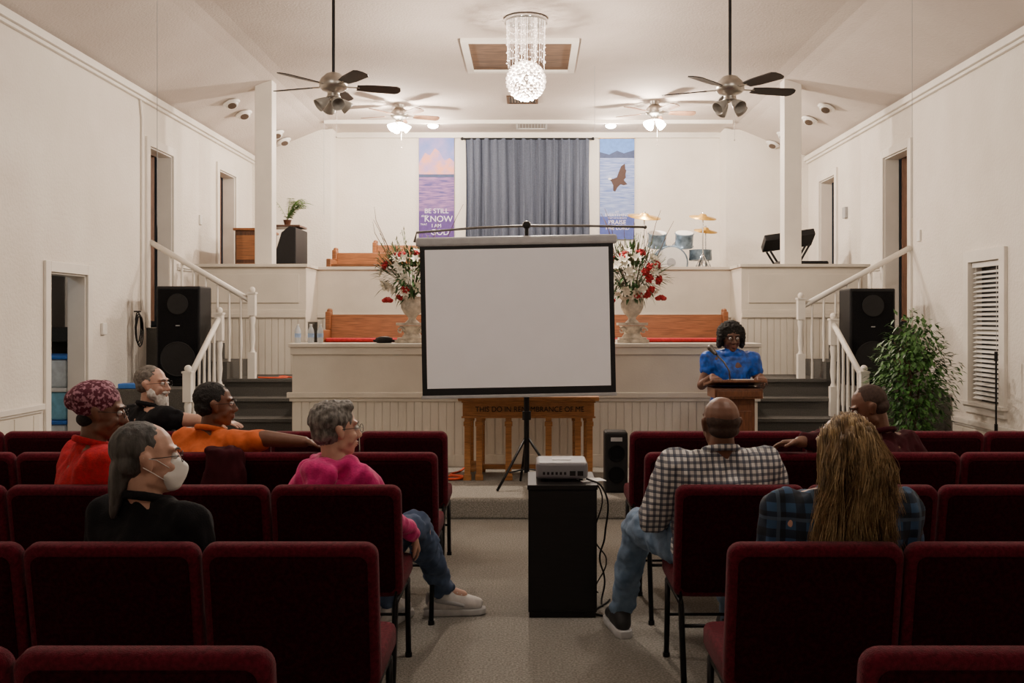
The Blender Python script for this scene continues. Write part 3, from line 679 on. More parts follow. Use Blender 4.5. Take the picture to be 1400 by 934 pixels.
    if hair == 'short':
        m.hull(HE((0, -.024, .048), (.079, .094, .082))); m.hull(HE((0, -.045, .0), (.074, .064, .055)))
        part('hair', m, BLACKH if skin is not SK_L else GREYH, .007, 2, disp=.004, dscale=60)
    elif hair == 'fringe':
        m.hull(HE((0, -.030, .02), (.0750, .0775, .048))); m.hull(HE((0, -.043, -.02), (.067, .057, .035)))
        part('hair', m, STUB, .006, 2)
    elif hair == 'stubble':
        m.hull(HE((0, -.020, .040), (.0755, .0895, .0835))); m.hull(HE((0, -.043, -.01), (.069, .060, .045)))
        part('hair', m, STUB, .006, 2)
    elif hair == 'curly':
        m.hull(HE((0, -.026, .05), (.088, .099, .085))); m.hull(HE((0, -.045, .0), (.082, .064, .060))); m.hull(HE((0, .03, .105), (.06, .045, .028)))
        part('hair', m, GREYC, .006, 1, disp=.009, dscale=44, dz=.4)
    elif hair == 'beardman':
        m.hull(HE((0, -.026, .046), (.078, .092, .082))); m.hull(HE((0, -.045, .0), (.073, .06, .05)))
        part('hair', m, GREYB, .007, 2, disp=.004, dscale=50)
    elif hair == 'afro':
        m.hull(HE((0, -.02, .05), (.100, .098, .088))); m.hull(HE((0, -.045, .0), (.11, .07, .085)))
        for s in (-1, 1): m.hull(HE((s * .092, .0, .03), (.028, .045, .05)), HE((s * .096, -.02, -.055), (.026, .035, .03)))
        for k in range(300):
            a = U(0, 6.28); t = U(0, 2.2); q = V((.105 * math.sin(t) * math.cos(a), -.025 + .10 * math.sin(t) * math.sin(a), .042 + .094 * math.cos(t)))
            if q.y > .02 and q.z < .09: continue
            m.hull(HE(q, U(.009, .019)))
        part('hair', m, BLACKH, .006, 1, disp=.008, dscale=60)
    elif hair == 'ponytail':
        m.hull(HE((0, -.026, .046), (.077, .091, .081))); m.hull(HE((0, -.05, .0), (.071, .056, .058))); m.hull(HE((0, -.07, -.02), (.048, .042, .045)), HE((0, -.088, -.085), (.034, .027, .04)))
        m.hull(HE((0, -.088, -.085), (.032, .025, .035)), HE((.0, -.098, -.155), (.016, .015, .025)))
        part('hair', m, GREYH, .006, 3, disp=.003, dscale=70, dz=.25)
    elif hair == 'wrap':
        m.hull(HE((0, -.032, .055), (.090, .106, .086)))
        m.hull(HE((0, -.09, .055), (.072, .052, .058))); m.hull(HE((.0, -.118, .045), (.05, .035, .045)))
        for j, (yy, zz, rr, ph) in enumerate(((-.06, .105, .060, 0), (-.012, .115, .054, .3))):
            pr = None
            for k in range(13):
                a = math.pi * (k / 12.); p = (rr * 1.25 * math.cos(a), yy - .03 * math.cos(a + ph), zz - .045 + .058 * math.sin(a))
                if pr: m.hull(HE(pr, (.016, .022, .016)), HE(p, (.016, .022, .016)))
                pr = p
        part('head_wrap', m, WRAP, .006, 3)
        m = M(); m.hull(HE((0, -.05, -.03), (.066, .045, .035))); part('hair', m, BLACKH, .007, 2)
    elif hair == 'long':
        m.hull(HE((0, -.028, .045), (.079, .093, .080))); m.hull(HE((0, -.05, .03), (.077, .064, .07)), HE((.0, -.076, -.10), (.082, .040, .08)))
        m.hull(HE((.0, -.076, -.10), (.082, .038, .08)), HE((.0, -.083, -.22), (.085, .024, .08)))
        me = remesh(m, .008, 3, disp=.010, dscale=28, dz=.15)
        me.materials.append(BL1); hb = mk('hair', me, body)
        m = M()
        for k in range(190):
            a = U(math.pi * .82, math.pi * 2.18); t = U(.02, 1.6)
            q = V((.083 * math.sin(t) * math.cos(a), -.03 + .096 * math.sin(t) * math.sin(a), .045 + .084 * math.cos(t)))
            side = q.x / .083; ph = U(0, 6.28); amp = U(.004, .010); L = U(.19, .36) - abs(side) * .03; tone = random.choice((0, 1, 1, 2)) 
            ex = V((side * U(.078, .108), -.062 + min(0, q.y) * .6 - U(0, .012), 0)); fr = U(8, 12)
            pts = [q]
            for j in range(1, 13):
                u = j / 12; p = V((q.x + (ex.x - q.x) * min(1, u * 2.2), q.y + (ex.y - q.y) * min(1, u * 2.0), q.z + .008 * math.sin(u * 3) - (L + q.z) * u ** 1.15))
                bulge = .010 * math.sin(min(1, u * 1.6) * math.pi)
                g_ = min(1, u * 2)
                p.x += side * bulge + g_ * amp * math.sin(ph + u * fr) + side * .045 * u * u; p.y += -bulge + g_ * amp * math.cos(ph + u * fr) * .7
                pts.append(p)
            for z in range(26):
                o_ = V((random.gauss(0, .008), random.gauss(0, .005), random.gauss(0, .006))); cut = 13 - (R() < .4) * random.randint(1, 3)
                w1 = U(-.5, .5)
                P2 = [H(p + o_ * (.5 + .9 * j / 12) + V((.003 * math.sin(w1 * 8 + j * 1.1), 0, 0))) for j, p in enumerate(pts)][:cut]
                m.tube(P2, U(.0008, .0014), 3, r2=.0005, mi=max(0, min(2, tone + random.choice((-1, 0, 0, 0, 1)))))
        m.obj('hair_strands', [BL1, BL2, BL3], body)
    if beard:
        m = M(); m.hull(HE((0, .052, -.075), (.050, .040, .035)), HE((-.058, .01, -.04), (.018, .025, .035)), HE((.058, .01, -.04), (.018, .025, .035)))
        m.hull(HE((0, .058, -.09), (.050, .040, .035)), HE((0, .062, -.165), (.028, .024, .028))); m.hull(HE((-.028, .088, -.042), (.017, .011, .008)), HE((.028, .088, -.042), (.017, .011, .008)), HE((0, .095, -.040), (.012, .011, .008)))
        part('beard', m, WHITEH, .006, 1, disp=.007, dscale=60, dz=.4)
    if extra: extra(H, HE, HR, body, part, sc)
    return body
def facemask(H, HE, HR, body, part, sc):
    m = M(); m.hull(HE((0, .112, -.03), (.02, .014, .018)), HE((0, .07, .0), (.045, .03, .014)), HE((0, .072, -.085), (.036, .03, .016)), HE((0, .1, -.05), (.03, .02, .02)), HE((.05, .05, -.045), .012), HE((-.05, .05, -.045), .012))
    part('face_mask', m, MASKM, .006, 3)
    for s in (-1, 1): m = M(); m.tube([H((s * .055, .06, -.02)), H((s * .078, .02, .01)), H((s * .09, -.02, .02))], .0014, 5); m.tube([H((s * .055, .05, -.06)), H((s * .078, .01, -.03)), H((s * .088, -.02, -.01))], .0014, 5); m.obj('ear_loop', MASKM, body)
RAD = math.radians
person('person in magenta hoodie, short grey hair, seated with legs stretched out', (-.83, 4.24), 1.165, SK_L, PINK, NAVYJ, SHW, w=.95, sw=.14, tyaw=RAD(-30), hyaw=RAD(-62), hoff=(0, .02), hair='curly', glasses=True, sleeve=1.95,
       arms={1: [(.22, .04, .68), (.305, .24, .56)], -1: [(-.22, .1, .66), (-.05, .32, .68)]}, legs={1: [(.29, .49, .54), (.38, .90, .125), (1, .1, 0)], -1: [(-.0, .50, .53), (.12, .72, .10), (.4, 1, 0)]}, shirtname='hooded_sweatshirt', collar=False, hands=(None, ((.1, .6, -.7), (-1, 0, -.4), .5)))
person('seated person in black shirt, grey ponytail and white face mask', (-1.235, 3.2), 1.19, SK_L, BLACKCL, KHAKI, SHB, w=1.02, sw=.165, tyaw=RAD(-20), hyaw=RAD(-64), hair='ponytail', glasses=True, extra=facemask, lips=False, hs=1.02, hoff=(.0, .01))
person('seated person in red knit top, patterned head wrap and glasses', (-1.88, 4.22), 1.245, SK_D, REDS, KHAKI, SHB, w=1.06, sw=.155, tyaw=RAD(-50), hyaw=RAD(-76), hair='wrap', glasses=True, sleeve=1.95, hoff=(.05, 0), lean=(.01, 0), hp=RAD(-8))
person('seated person in orange polo resting an arm along a chair back', (-1.69, 5.22), 1.19, SK_M, ORG, KHAKI, SHB, w=1.06, sw=.17, tyaw=RAD(-25), hyaw=RAD(-72), hair='short', glasses=True, sleeve=.8, hoff=(.04, 0),
       arms={1: [(.34, -.13, .915), (.55, -.19, .905)], -1: [(-.24, .05, .64), (-.1, .3, .62)]}, hands=(None, ((1, .1, -.15), (0, -.3, -1), .45)))
person('bearded person in black T-shirt and glasses, seated and turned sideways', (-2.37, 6.17), 1.235, SK_L, BLACKCL, KHAKI, SHB, w=1.08, sw=.17, tyaw=RAD(-40), hyaw=RAD(-95), hair='beardman', beard=True, glasses=True, sleeve=.7, lips=False, hoff=(.03, 0),
       arms={1: [(.27, -.12, .915), (.50, -.17, .905)], -1: [(-.24, .05, .64), (-.1, .3, .62)]})
person('person in checked navy and white shirt and blue jeans, seated', (.81, 4.24), 1.195, SK_M, PLAID1, JEANS, SHB, w=1.22, sw=.20, tyaw=RAD(8), hyaw=RAD(10), hair='fringe', sleeve=1.9, sd=.295, belly=.02,
       legs={-1: [(-.30, .47, .55), (-.37, .60, .11), (-.15, 1, 0)], 1: [(.12, .45, .52), (.14, .46, .09), (0, 1, 0)]}, arms={-1: [(-.28, .06, .66), (-.2, .30, .64)], 1: [(.27, .07, .66), (.1, .30, .64)]})
person('seated person with long wavy blonde hair and blue plaid shirt', (1.0, 3.19), 1.215, SK_L, PLAID2, JEANS, SHB, w=1.02, sw=.192, tyaw=RAD(0), hyaw=RAD(12), hair='long', sleeve=1.95, hs=1.0, sd=.30)
person('seated person with shaved head and maroon shirt, looking down', (1.90, 5.22), 1.175, SK_M, MARS, KHAKI, SHB, w=1.1, sw=.17, tyaw=RAD(30), hyaw=RAD(80), hp=RAD(-24), hair='stubble', sleeve=1.75, lean=(-.03, .03), hoff=(-.08, 0),
       arms={-1: [(-.36, -.12, .915), (-.54, -.19, .905)], 1: [(.24, .05, .64), (.1, .3, .62)]}, hands=(((-1, .1, -.1), (0, -.3, -1), .4), None))
SPK = person('speaker in royal blue puff sleeve dress standing behind the lectern', (1.70, 8.44), 1.485, SK_DD, ROYAL, None, SHB, w=.98, sw=.165, pz=.80, tyaw=0, hyaw=RAD(184), hp=RAD(-8), hair='afro', glasses=True, sleeve=.45, stand=True, shirtname='dress', collar=False, sd=.285, hoff=(0, -.02),
       arms={-1: [(-.25, -.02, .97), (-.20, -.24, 1.055)], 1: [(.25, -.02, .97), (.20, -.24, 1.055)]}, hands=(((.1, -.9, -.2), (.1, 0, -1), .6), ((-.1, -.9, -.2), (-.1, 0, -1), .6)))
# ------------------------------------------------------------------ lectern
g = T('lectern', 'brown wooden lectern facing the chairs', 'lectern', (1.645, 8.02, 0))
M().bb(-.2, .2, -.17, .17, 0, .06).obj('base', LECT, g, bevel=.01)
m = M(); m.bb(-.14, .14, -.11, .11, .06, .92); m.bb(-.11, .11, -.118, -.11, .15, .8); m.obj('column', LECT, g, bevel=.005)
m = M(); m.bb(-.19, .19, -.17, .17, .9, .98); m.bb(-.175, .175, -.178, -.17, .915, .965); m.obj('box', LECT, g, bevel=.006)
m = M(); m.box((0, 0.0, 1.015), (.44, .38, .02), Rx(RAD(-8))); m.bb(-.22, .22, .17, .19, .98, 1.01); m.obj('reading_top', LECT, g, bevel=.004)
m = M(); m.tube([(-.06, -.12, 1.03), (-.07, -.14, 1.12), (-.11, -.12, 1.19), (-.165, -.08, 1.25)], .007, 6); m.cyl((-.165, -.08, 1.25), (-.20, -.05, 1.295), .015, .024); m.sph((-.203, -.048, 1.30), .026); m.cyl((-.06, -.12, 1.03), (-.06, -.12, 1.05), .025); m.obj('microphone', DNICK, g)
m = M(); m.box((0, 0, 0), (.2, .15, .012), Rx(RAD(-8))); o = m.obj('open_book', PAPER, None, (1.68, 8.0, 1.036)); tag(o, 'white papers lying on the lectern top', 'papers')
# ------------------------------------------------------------------ pews
def pew(label, x0, x1, y, z, h=.68, group=None, cushion_m=REDC):
    g = T('pew', label, 'pew', ((x0 + x1) / 2, y, z), group); L = (x1 - x0) / 2
    m = M(); m.box((0, .36, h * .72), (2 * L - .06, .03, h * .56), Rx(RAD(-8))); m.box((0, .40, h - .01), (2 * L, .06, .03)); m.obj('backrest', PEW, g, bevel=.006)
    M().bb(-L + .03, L - .03, -.05, .33, h * .5, h * .5 + .03).obj('seat', PEW, g)
    if cushion_m: M().bb(-L + .04, L - .04, -.04, .3, h * .5 + .032, h * .5 + .075).obj('cushion', cushion_m, g, bevel=.015)
    for s in (-1, 1):
        m = M(); m.bb(s * L - .03, s * L + .03, -.08, .44, 0, h * .75); m.bb(s * L - .03, s * L + .03, .3, .46, h * .75, h + .04); m.sph((s * L, .42, h + .05), (.035, .05, .03)); m.obj('end_panel', PEW, g, bevel=.01)
pew('long oak pew with red cushion on the stage', -2.36, -.15, 11.3, .902, group='stage pews'); pew('long oak pew with red cushion on the stage', .08, 2.28, 11.3, .902, group='stage pews')
pew('oak choir pew on the loft tier', -2.62, -1.75, 13.0, 2.022, .40, 'choir pews', None); pew('oak choir pew on the loft tier', -2.2, -1.3, 13.75, 2.022, .56, 'choir pews', None)
# ------------------------------------------------------------------ flowers
def bouquet(loc):
    u = T('flower_arrangement', 'red and cream silk flowers with tall twigs in a stone urn', 'flower arrangement', loc, 'flower urns')
    m = M(); m.bb(-.15, .15, -.11, .11, 0, .03); m.bb(-.13, .13, -.095, .095, .03, .05)
    m.lathe([(.10, .05), (.075, .09), (.095, .12), (.11, .145), (.125, .16)], (0, 0, 0), 20)
    for s in (-1, 1):
        sx = s * .10; m.tube([(sx + .035 * (1 - k / 14) * math.cos(k * .6), -.085, .115 + .035 * (1 - k / 14) * math.sin(k * .6)) for k in range(13)], .01, 6)
    m.bb(-.14, .14, -.1, .1, .165, .19); m.obj('pedestal', STONE, u, bevel=.006)
    m = M(); m.lathe([(.07, .19), (.06, .2), (.035, .225), (.045, .25), (.08, .28), (.105, .33), (.11, .37), (.095, .40), (.12, .425), (.118, .435), (.09, .43), (.085, .40)], (0, 0, 0), 24); m.obj('urn', STONE, u)
    m = M(); tw = M(); C = V((0, 0, .64))
    for k in range(620):
        d = V((random.gauss(0, 1), random.gauss(0, .8), random.gauss(.1, .9))).normalized(); p = C + V((d.x * .32 * U(.3, 1), d.y * .2 * U(.3, 1), d.z * .25 * U(.3, 1)))
        m.leaf(p, d + V((0, 0, U(-.6, .5))), U(.06, .14), U(.015, .034), 0 if R() < .6 else 1)
    for k in range(34):
        a = U(-1.4, 1.4); e = C + V((math.sin(a) * U(.3, .46), U(-.12, .12), math.cos(a) * U(.25, .45)))
        m.tube([V((0, 0, .42)), (V((0, 0, .42)) + e) / 2 + V((0, 0, .05)), e], .003, 4)
        for j in range(6): m.leaf(C.lerp(e, .5 + j * .09), V((U(-1, 1), U(-1, 1), U(-.3, 1))), .06, .012, 1)
    m.obj('foliage', [GREEN, GREEN2], u)['kind'] = 'stuff'
    for k in range(10):
        a = U(-.9, .9); L = U(.55, .9); tw.tube([(0, 0, .42), (math.sin(a) * L * .4, U(-.03, .03), .42 + L * .5), (math.sin(a) * L * .62 + U(-.03, .03), U(-.05, .05), .42 + L * .85), (math.sin(a) * L * .7, 0, .42 + L)], .0045, 4, r2=.002)
    tw.obj('twigs', BARK, u)
    rm = M()
    for ring, (r, n, t) in enumerate(((.012, 3, .2), (.024, 5, .5), (.036, 6, .9))):
        for k in range(n):
            a = 6.28 * k / n + ring; q = V((math.cos(a) * r, math.sin(a) * r, .012 - ring * .008)); rm.sph(q, (.018, .018, .022), Rz(a) @ Ry(t), 8, 6)
    rm.sph((0, 0, .012), .018); rme = rm.mesh('rose'); rme.materials.append(ROSE)
    lm = M()
    for k in range(6):
        a = 6.28 * k / 6; d = V((math.cos(a), math.sin(a), .45)); lm.leaf((0, 0, 0), d, .065, .04)
    lm.cyl((0, 0, 0), (0, 0, .035), .004); lme = lm.mesh('lily'); lme.materials.append(LILY)
    for k in range(34):
        d = V((U(-1, 1), U(-1, -.25), U(-.85, .9))); d.normalize(); p = C + V((d.x * .29, d.y * .2, d.z * .24)); rose = k % 3 == 0
        o = mk('rose' if rose else 'lily', rme if rose else lme, u, p); o.rotation_mode = 'QUATERNION'; o.rotation_quaternion = d.to_track_quat('Z', 'Y'); sc_ = U(.75, 1.0) if rose else U(.8, 1.2); o.scale = (sc_,) * 3
    for p in ((.26, -.1, .42), (-.22, -.1, .40)):
        o = mk('rose', rme, u, p)
bouquet((-1.12, 9.44, 1.307)); bouquet((.965, 9.44, 1.307))
bt = T('water_bottle', 'clear plastic water bottle with a pale label on the parapet', 'water bottle', (-2.2, 9.42, 1.307), 'water bottles')
M().lathe([(.028, 0), (.03, .01), (.03, .11), (.026, .125), (.012, .155), (.012, .165)], n=14).obj('bottle', WATER, bt); M().lathe([(.0305, .05), (.0305, .09)], n=14).obj('bottle_label', LABELP, bt); M().cyl((0, 0, .163), (0, 0, .178), .0135).obj('bottle_cap', WHITEP, bt)
clone(bt, (-2.08, 9.44, 1.307)); clone(bt, (-1.985, 9.41, 1.307))
m = M(); m.lathe([(.07, 0), (.085, .02), (.08, .045), (.04, .06)], n=18); m.bb(-.1, .1, -.03, .03, .01, .03); o = m.obj('speakerphone', BLACKP, None, (-1.38, 9.4, 1.307)); tag(o, 'low black round gadget on the parapet', 'speakerphone')
# ------------------------------------------------------------------ backdrop
nx, nz = 220, 8; m = M(); vs = []
for j in range(nz + 1):
    for i in range(nx + 1):
        u = i / nx; x = -.93 + 1.86 * u; z = 1.5 * j / nz; a = .040 * (1 - .35 * j / nz)
        vs.append(V((x + .01 * math.sin(u * 97 + j * .4), a * math.sin(u * 2 * math.pi * 15 + 1.6 * math.sin(u * 9)) + .014 * math.sin(u * 61), z)))
m.add(vs, [(j * (nx + 1) + i, j * (nx + 1) + i + 1, (j + 1) * (nx + 1) + i + 1, (j + 1) * (nx + 1) + i) for j in range(nz) for i in range(nx)], 0, True)
g = T('curtain', 'slate blue pleated curtain on a rod at the end wall', 'curtain', (-.04, 14.91, 2.74)); m.obj('curtain_fabric', CURT, g); M().cyl((-.97, 0, 1.5), (.97, 0, 1.5), .014).sph((-.98, 0, 1.5), .025).sph((.98, 0, 1.5), .025).obj('curtain_rod', BLACKM, g)
SKY1 = pmat('banner_sky', (.14, .20, .52), .7, col2=(.34, .26, .52), scale=3); MTN = pmat('banner_mountain', (.74, .30, .20), .7, col2=(.40, .26, .48), scale=7); LAKE = pmat('banner_lake', (.06, .045, .20), .7, col2=(.30, .15, .33), scale=5, stretch=(1, 1, 8)); PURP = pmat('banner_purple', (.075, .032, .19), .7)
BSKY = pmat('banner_blue_sky', (.10, .23, .62), .7, var=.1); BLAKE = pmat('banner_blue_lake', (.10, .16, .42), .7, col2=(.30, .37, .60), scale=5, stretch=(1, 1, 9)); EAG = pmat('eagle_brown', (.045, .018, .012), .7); LTXT = pmat('banner_text', (.72, .68, .78), .7); FOR = pmat('banner_treeline', (.04, .06, .14), .7); NAVYB = pmat('banner_deep_blue', (.055, .08, .30), .7)
g = T('banner', 'fabric banner with pink mountains over a purple lake and verse', 'banner', (-1.41, 14.97, 2.74))
m = M(); m.bb(-.265, .265, -.006, 0, 0, 1.53, 0); m.prism([(-.265, .95), (.265, .95), (.265, 1.16), (.2, 1.22), (.12, 1.18), (.04, 1.32), (-.02, 1.37), (-.1, 1.26), (-.17, 1.30), (-.265, 1.14)], -.008, -.006, 1)
m.bb(-.265, .265, -.009, -.006, .42, .95, 2); m.bb(-.265, .265, -.009, -.006, 0, .42, 3); m.bb(-.265, .265, -.010, -.006, .93, .975, 4); m.obj('banner_fabric', [SKY1, MTN, LAKE, PURP, FOR], g)
for t, s, zz, xx in (('BE STILL', .10, .42, 0), ('AND', .045, .345, -.18), ('KNOW', .13, .30, .03), ('THAT', .038, .22, -.19), ('I AM', .075, .20, 0), ('GOD', .12, .10, .05)): text(t, s, LTXT, g, (xx, -.012, zz))
M().cyl((-.28, -.005, 1.53), (.28, -.005, 1.53), .01).obj('banner_rod', GOLD, g)
g = T('banner', 'fabric banner with a flying eagle over a blue lake and verse', 'banner', (1.305, 14.97, 2.74))
m = M(); m.bb(-.26, .26, -.006, 0, 0, 1.52, 0); m.prism([(-.26, 1.22), (.26, 1.22), (.26, 1.34), (.1, 1.29), (0, 1.33), (-.12, 1.27), (-.26, 1.31)], -.009, -.006, 3); m.bb(-.26, .26, -.008, -.006, .34, 1.22, 1)
eg = [(-.19, .90), (-.11, .90), (-.03, .93), (.0, 1.02), (.05, 1.14), (.12, 1.19), (.13, 1.08), (.15, 1.06), (.13, .98), (.14, .93), (.10, .88), (.17, .80), (.10, .78), (.04, .80), (-.02, .74), (-.06, .66), (-.10, .68), (-.10, .78), (-.13, .85)]
m.prism([(x * .8 + .02, (z - .92) * .8 + .92) for x, z in eg], -.012, -.009, 2); m.bb(-.26, .26, -.009, -.006, 0, .34, 4); m.sph((-.11, -.012, .905), (.028, .003, .016), mi=5)
m.obj('banner_fabric', [BSKY, BLAKE, EAG, FOR, NAVYB, WHITEP], g)
for t, s, zz in (('LET', .035, .41), ('EVERYTHING', .062, .36), ('THAT HATH BREATH', .03, .315), ('PRAISE', .09, .25), ('THE LORD', .078, .165)): text(t, s, LTXT, g, (0, -.013, zz))
M().cyl((-.275, -.005, 1.52), (.275, -.005, 1.52), .01).obj('banner_rod', GOLD, g)
# ------------------------------------------------------------------ loft things
g = T('organ', 'dark organ console with wooden side cabinet behind the loft rail', 'organ', (-3.4, 12.55, 1.502))
M().bb(-.22, .12, -.35, .35, 0, 1.12).obj('cabinet', WALNUT, g, bevel=.01); M().bb(-.24, .14, -.37, .37, 1.12, 1.15).obj('cabinet_top', PEW, g, bevel=.005)
for k in range(3): M().bb(-.2, .10, -.362, -.35, .08 + .34 * k, .38 + .34 * k).obj('panel', PEW, g, bevel=.004)
m = M(); m.prism([(.20, .0), (.52, .0), (.52, 1.16), (.44, 1.18), (.34, 1.10), (.28, .9), (.20, .86)], -.32, .32); m.obj('console', BLACKP, g, bevel=.01)
M().bb(.12, .28, -.3, .3, .82, .85).obj('keys', WHITEP, g); M().bb(.1, .54, -.2, .2, 1.18, 1.205).obj('music_shelf', WALNUT, g, bevel=.004)
FERN = pmat('fern_green', (.07, .20, .03), .5, col2=(.20, .36, .09), scale=20)
g = T('potted_fern', 'small potted fern on top of the organ', 'potted plant', (-3.05, 12.5, 2.71))
M().lathe([(.035, 0), (.05, .06), (.055, .07), (.045, .07)], n=16).obj('pot', WALNUT, g)
m = M()
for k in range(24):
    a = U(-1.3, 1.3) if k % 4 else U(0, 6.28); L = U(.15, .30); hgt = U(.14, .28)
    f = lambda t: V((math.cos(a) * L * t, math.sin(a) * L * t * .7, .07 + hgt * math.sin(t * 2.0)))
    m.tube([f(u / 5) for u in range(6)], .003, 4)
    for u in range(1, 13):
        t = u / 12; p = f(t)
        for s in (-1, 1): m.leaf(p, V((-math.sin(a) * s + math.cos(a) * .5, math.cos(a) * s + math.sin(a) * .5, -.1)), .065, .018)
m.obj('fronds', FERN, g)['kind'] = 'stuff'
# drums
g = T('drum_kit', 'blue-grey drum kit on the loft tier', 'drum kit', (1.86, 13.3, 2.022)); ry = Rx(math.pi / 2)
m = M(); m.lathe([(.22, 0), (.23, .02), (.22, .03), (.22, .3), (.23, .31), (.22, .33)], (0, .17, .26), 28, rot=ry); m.obj('bass_drum', DRUMS, g)
m = M(); m.cyl((0, -.166, .26), (0, -.162, .26), .205, n=28); m.obj('drum_head', DRUMH, g); M().cyl((0, -.170, .26), (0, -.167, .26), .06).obj('head_patch', GREYP, g)
for s, xx in ((1, -.17), (1, .19)):
    m = M(); m.lathe([(.125, 0), (.13, .01), (.12, .02), (.12, .17), (.13, .18), (.125, .19)], (xx, .0, .48), 24, rot=Rx(RAD(20))); m.obj('tom_drum', DRUMS, g)
    c = V((xx, 0, .48)) + Rx(RAD(20)) @ V((0, 0, .192)); m = M(); m.lathe([(.118, -.002), (.118, .002)], c, 24, rot=Rx(RAD(20))); m.obj('drum_head', DRUMH, g)
M().cyl((0, 0, .45), (-.1, 0, .56), .012).cyl((0, 0, .45), (.1, 0, .56), .012).obj('tom_mount', CHROME, g)
m = M(); m.lathe([(.15, 0), (.155, .01), (.15, .13), (.155, .14)], (.42, .05, .3), 24); m.obj('snare_drum', DRUMS, g)
m = M()
for k in range(3): a = k * 2.1; m.cyl((.42, .05, .3), (.42 + .15 * math.cos(a), .05 + .15 * math.sin(a), 0), .008)
m.obj('snare_stand', CHROME, g)
for s in (-1, 1): M().cyl((s * .2, -.05, .1), (s * .27, -.12, 0), .008).obj('spur', CHROME, g)
for xx, yy, h, r in ((1.50, 13.1, .86, .22), (2.27, 13.1, .85, .18), (2.36, 13.4, .70, .16)):
    g = T('cymbal_stand', 'brass cymbal on a chrome tripod stand beside the drums', 'cymbal', (xx, yy, 2.022), 'cymbal stands'); rt = Rx(RAD(16)) @ Ry(RAD(5))
    m = M(); m.lathe([(r, -.005), (r * .99, 0), (r * .3, .022), (r * .22, .045), (.01, .052)], (0, 0, h), 28, rot=rt); m.obj('cymbal', GOLD, g)
    m = M(); m.cyl((0, 0, .15), (0, 0, h + .06), .009); m.cyl((0, 0, h + .04), (0, 0, h + .07), .014)
    for k in range(3): a = k * 2.094 + .5; m.tube([(0, 0, .38), (math.cos(a) * .2, math.sin(a) * .2, .01)], .008, 6)
    m.obj('stand', CHROME, g)
g = T('keyboard', 'electronic keyboard tilted on a black X stand', 'keyboard', (3.30, 12.75, 1.502))
rt = Ry(RAD(-8)) @ Rx(RAD(-26))
m = M(); m.box((0, 0, 1.04), (.64, .3, .09), rt); m.obj('keyboard_body', BLACKP, g, bevel=.01); m = M(); m.box(V((0, 0, 1.04)) + rt @ V((0, .06, .047)), (.56, .14, .006), rt); m.obj('keys', WHITEP, g)
m = M(); m.box(V((0, 0, 1.04)) + rt @ V((0, -.151, 0)), (.6, .004, .05), rt); m.obj('rear_panel', BLACKM, g)
for yy in (-.1, .1): M().cyl((-.3, yy, 0.01), (.25, yy, .98), .014).cyl((.3, yy, 0.01), (-.25, yy, .9), .014).obj('stand_leg', BLACKM, g)
M().cyl((-.3, -.18, .014), (-.3, .18, .014), .014).cyl((.3, -.18, .014), (.3, .18, .014), .014).obj('stand_foot', BLACKM, g)
g = T('keyboard_bench', 'black padded keyboard bench behind the loft rail', 'bench', (3.32, 12.2, 1.502))
M().bb(-.3, .3, -.14, .14, .66, .74).obj('seat', BLACKP, g, bevel=.02)
for s in (-1, 1): M().cyl((s * .25, -.1, 0), (s * .25, .0, .66), .012).cyl((s * .25, .1, 0), (s * .25, 0, .66), .012).obj('leg', BLACKM, g)
# ------------------------------------------------------------------ plants, stand, small wall things
FIC = pmat('ficus_leaf', (.025, .09, .018), .45, col2=(.08, .20, .04), scale=14)
g = T('artificial_ficus', 'leafy green artificial ficus tree by the window', 'potted tree', (3.36, 8.75, 0))
M().lathe([(.13, 0), (.16, .26), (.17, .28), (.15, .28), (.145, .25)], n=20).obj('pot', WALNUT, g)
m = M()
for k in range(3): a = k * 2.1; m.tube([(.02 * math.cos(a), .02 * math.sin(a), .25), (.03 * math.cos(a + 1), .03 * math.sin(a + 1), .6), (.06 * math.cos(a + 2), .06 * math.sin(a + 2), 1.0), (.15 * math.cos(a + 2), .1 * math.sin(a + 2), 1.35)], .012, 6, r2=.005)
for k in range(34):
    a = U(0, 6.28); z = U(.5, 1.2); L = U(.15, .28); m.tube([(0, 0, z), (math.cos(a) * L, math.sin(a) * L, z + U(.05, .3))], .004, 4)
m.obj('trunk', BARK, g)
m = M()
for k in range(2400):
    d = V((random.gauss(0, 1), random.gauss(0, 1), random.gauss(0, 1))).normalized(); z = d.z; lob = 1 + .25 * noise.noise(d * 2.2 + V((3, 1, 2)))
    q = U(.45, 1.04) * lob; wx = .37 * (1 - .3 * max(0, z))
    p = V((d.x * wx * q, d.y * .33 * q, 1.02 + z * .56 * q))
    m.leaf(p, V((d.x + U(-.5, .5), d.y + U(-.5, .5), U(-1.3, .4))), U(.05, .085), U(.026, .042), 0)
m.obj('leaves', FIC, g)['kind'] = 'stuff'
g = T('microphone_stand', 'slim black microphone stand against the wall', 'microphone stand', (3.86, 8.25, 0))
m = M(); m.cyl((0, 0, .02), (0, 0, 1.18), .008); m.cyl((0, 0, 1.18), (0, 0, 1.26), .014); m.cyl((0, 0, .6), (0, 0, .66), .014); m.obj('pole', BLACKM, g); M().lathe([(.11, 0), (.11, .015), (.02, .03)], n=20).obj('base', BLACKM, g)
def wall_thing(name, lab, cat, x, y, z, d, mat):
    o = M().box((0, 0, 0), d).obj(name, mat, None, (x, y, z), bevel=.006); tag(o, lab, cat)
wall_thing('thermostat', 'round-cornered white thermostat on the plaster wall', 'thermostat', -4.035, 9.42, 1.44, (.03, .09, .11), WHITEP)
wall_thing('wall_phone_box', 'small grey box mounted on the loft wall', 'wall box', 4.03, 12.75, 2.9, (.04, .12, .14), GREYP)
wall_thing('light_switch', 'small white light switch plate', 'light switch', 4.04, 10.35, 2.4, (.02, .08, .12), WHITEP)
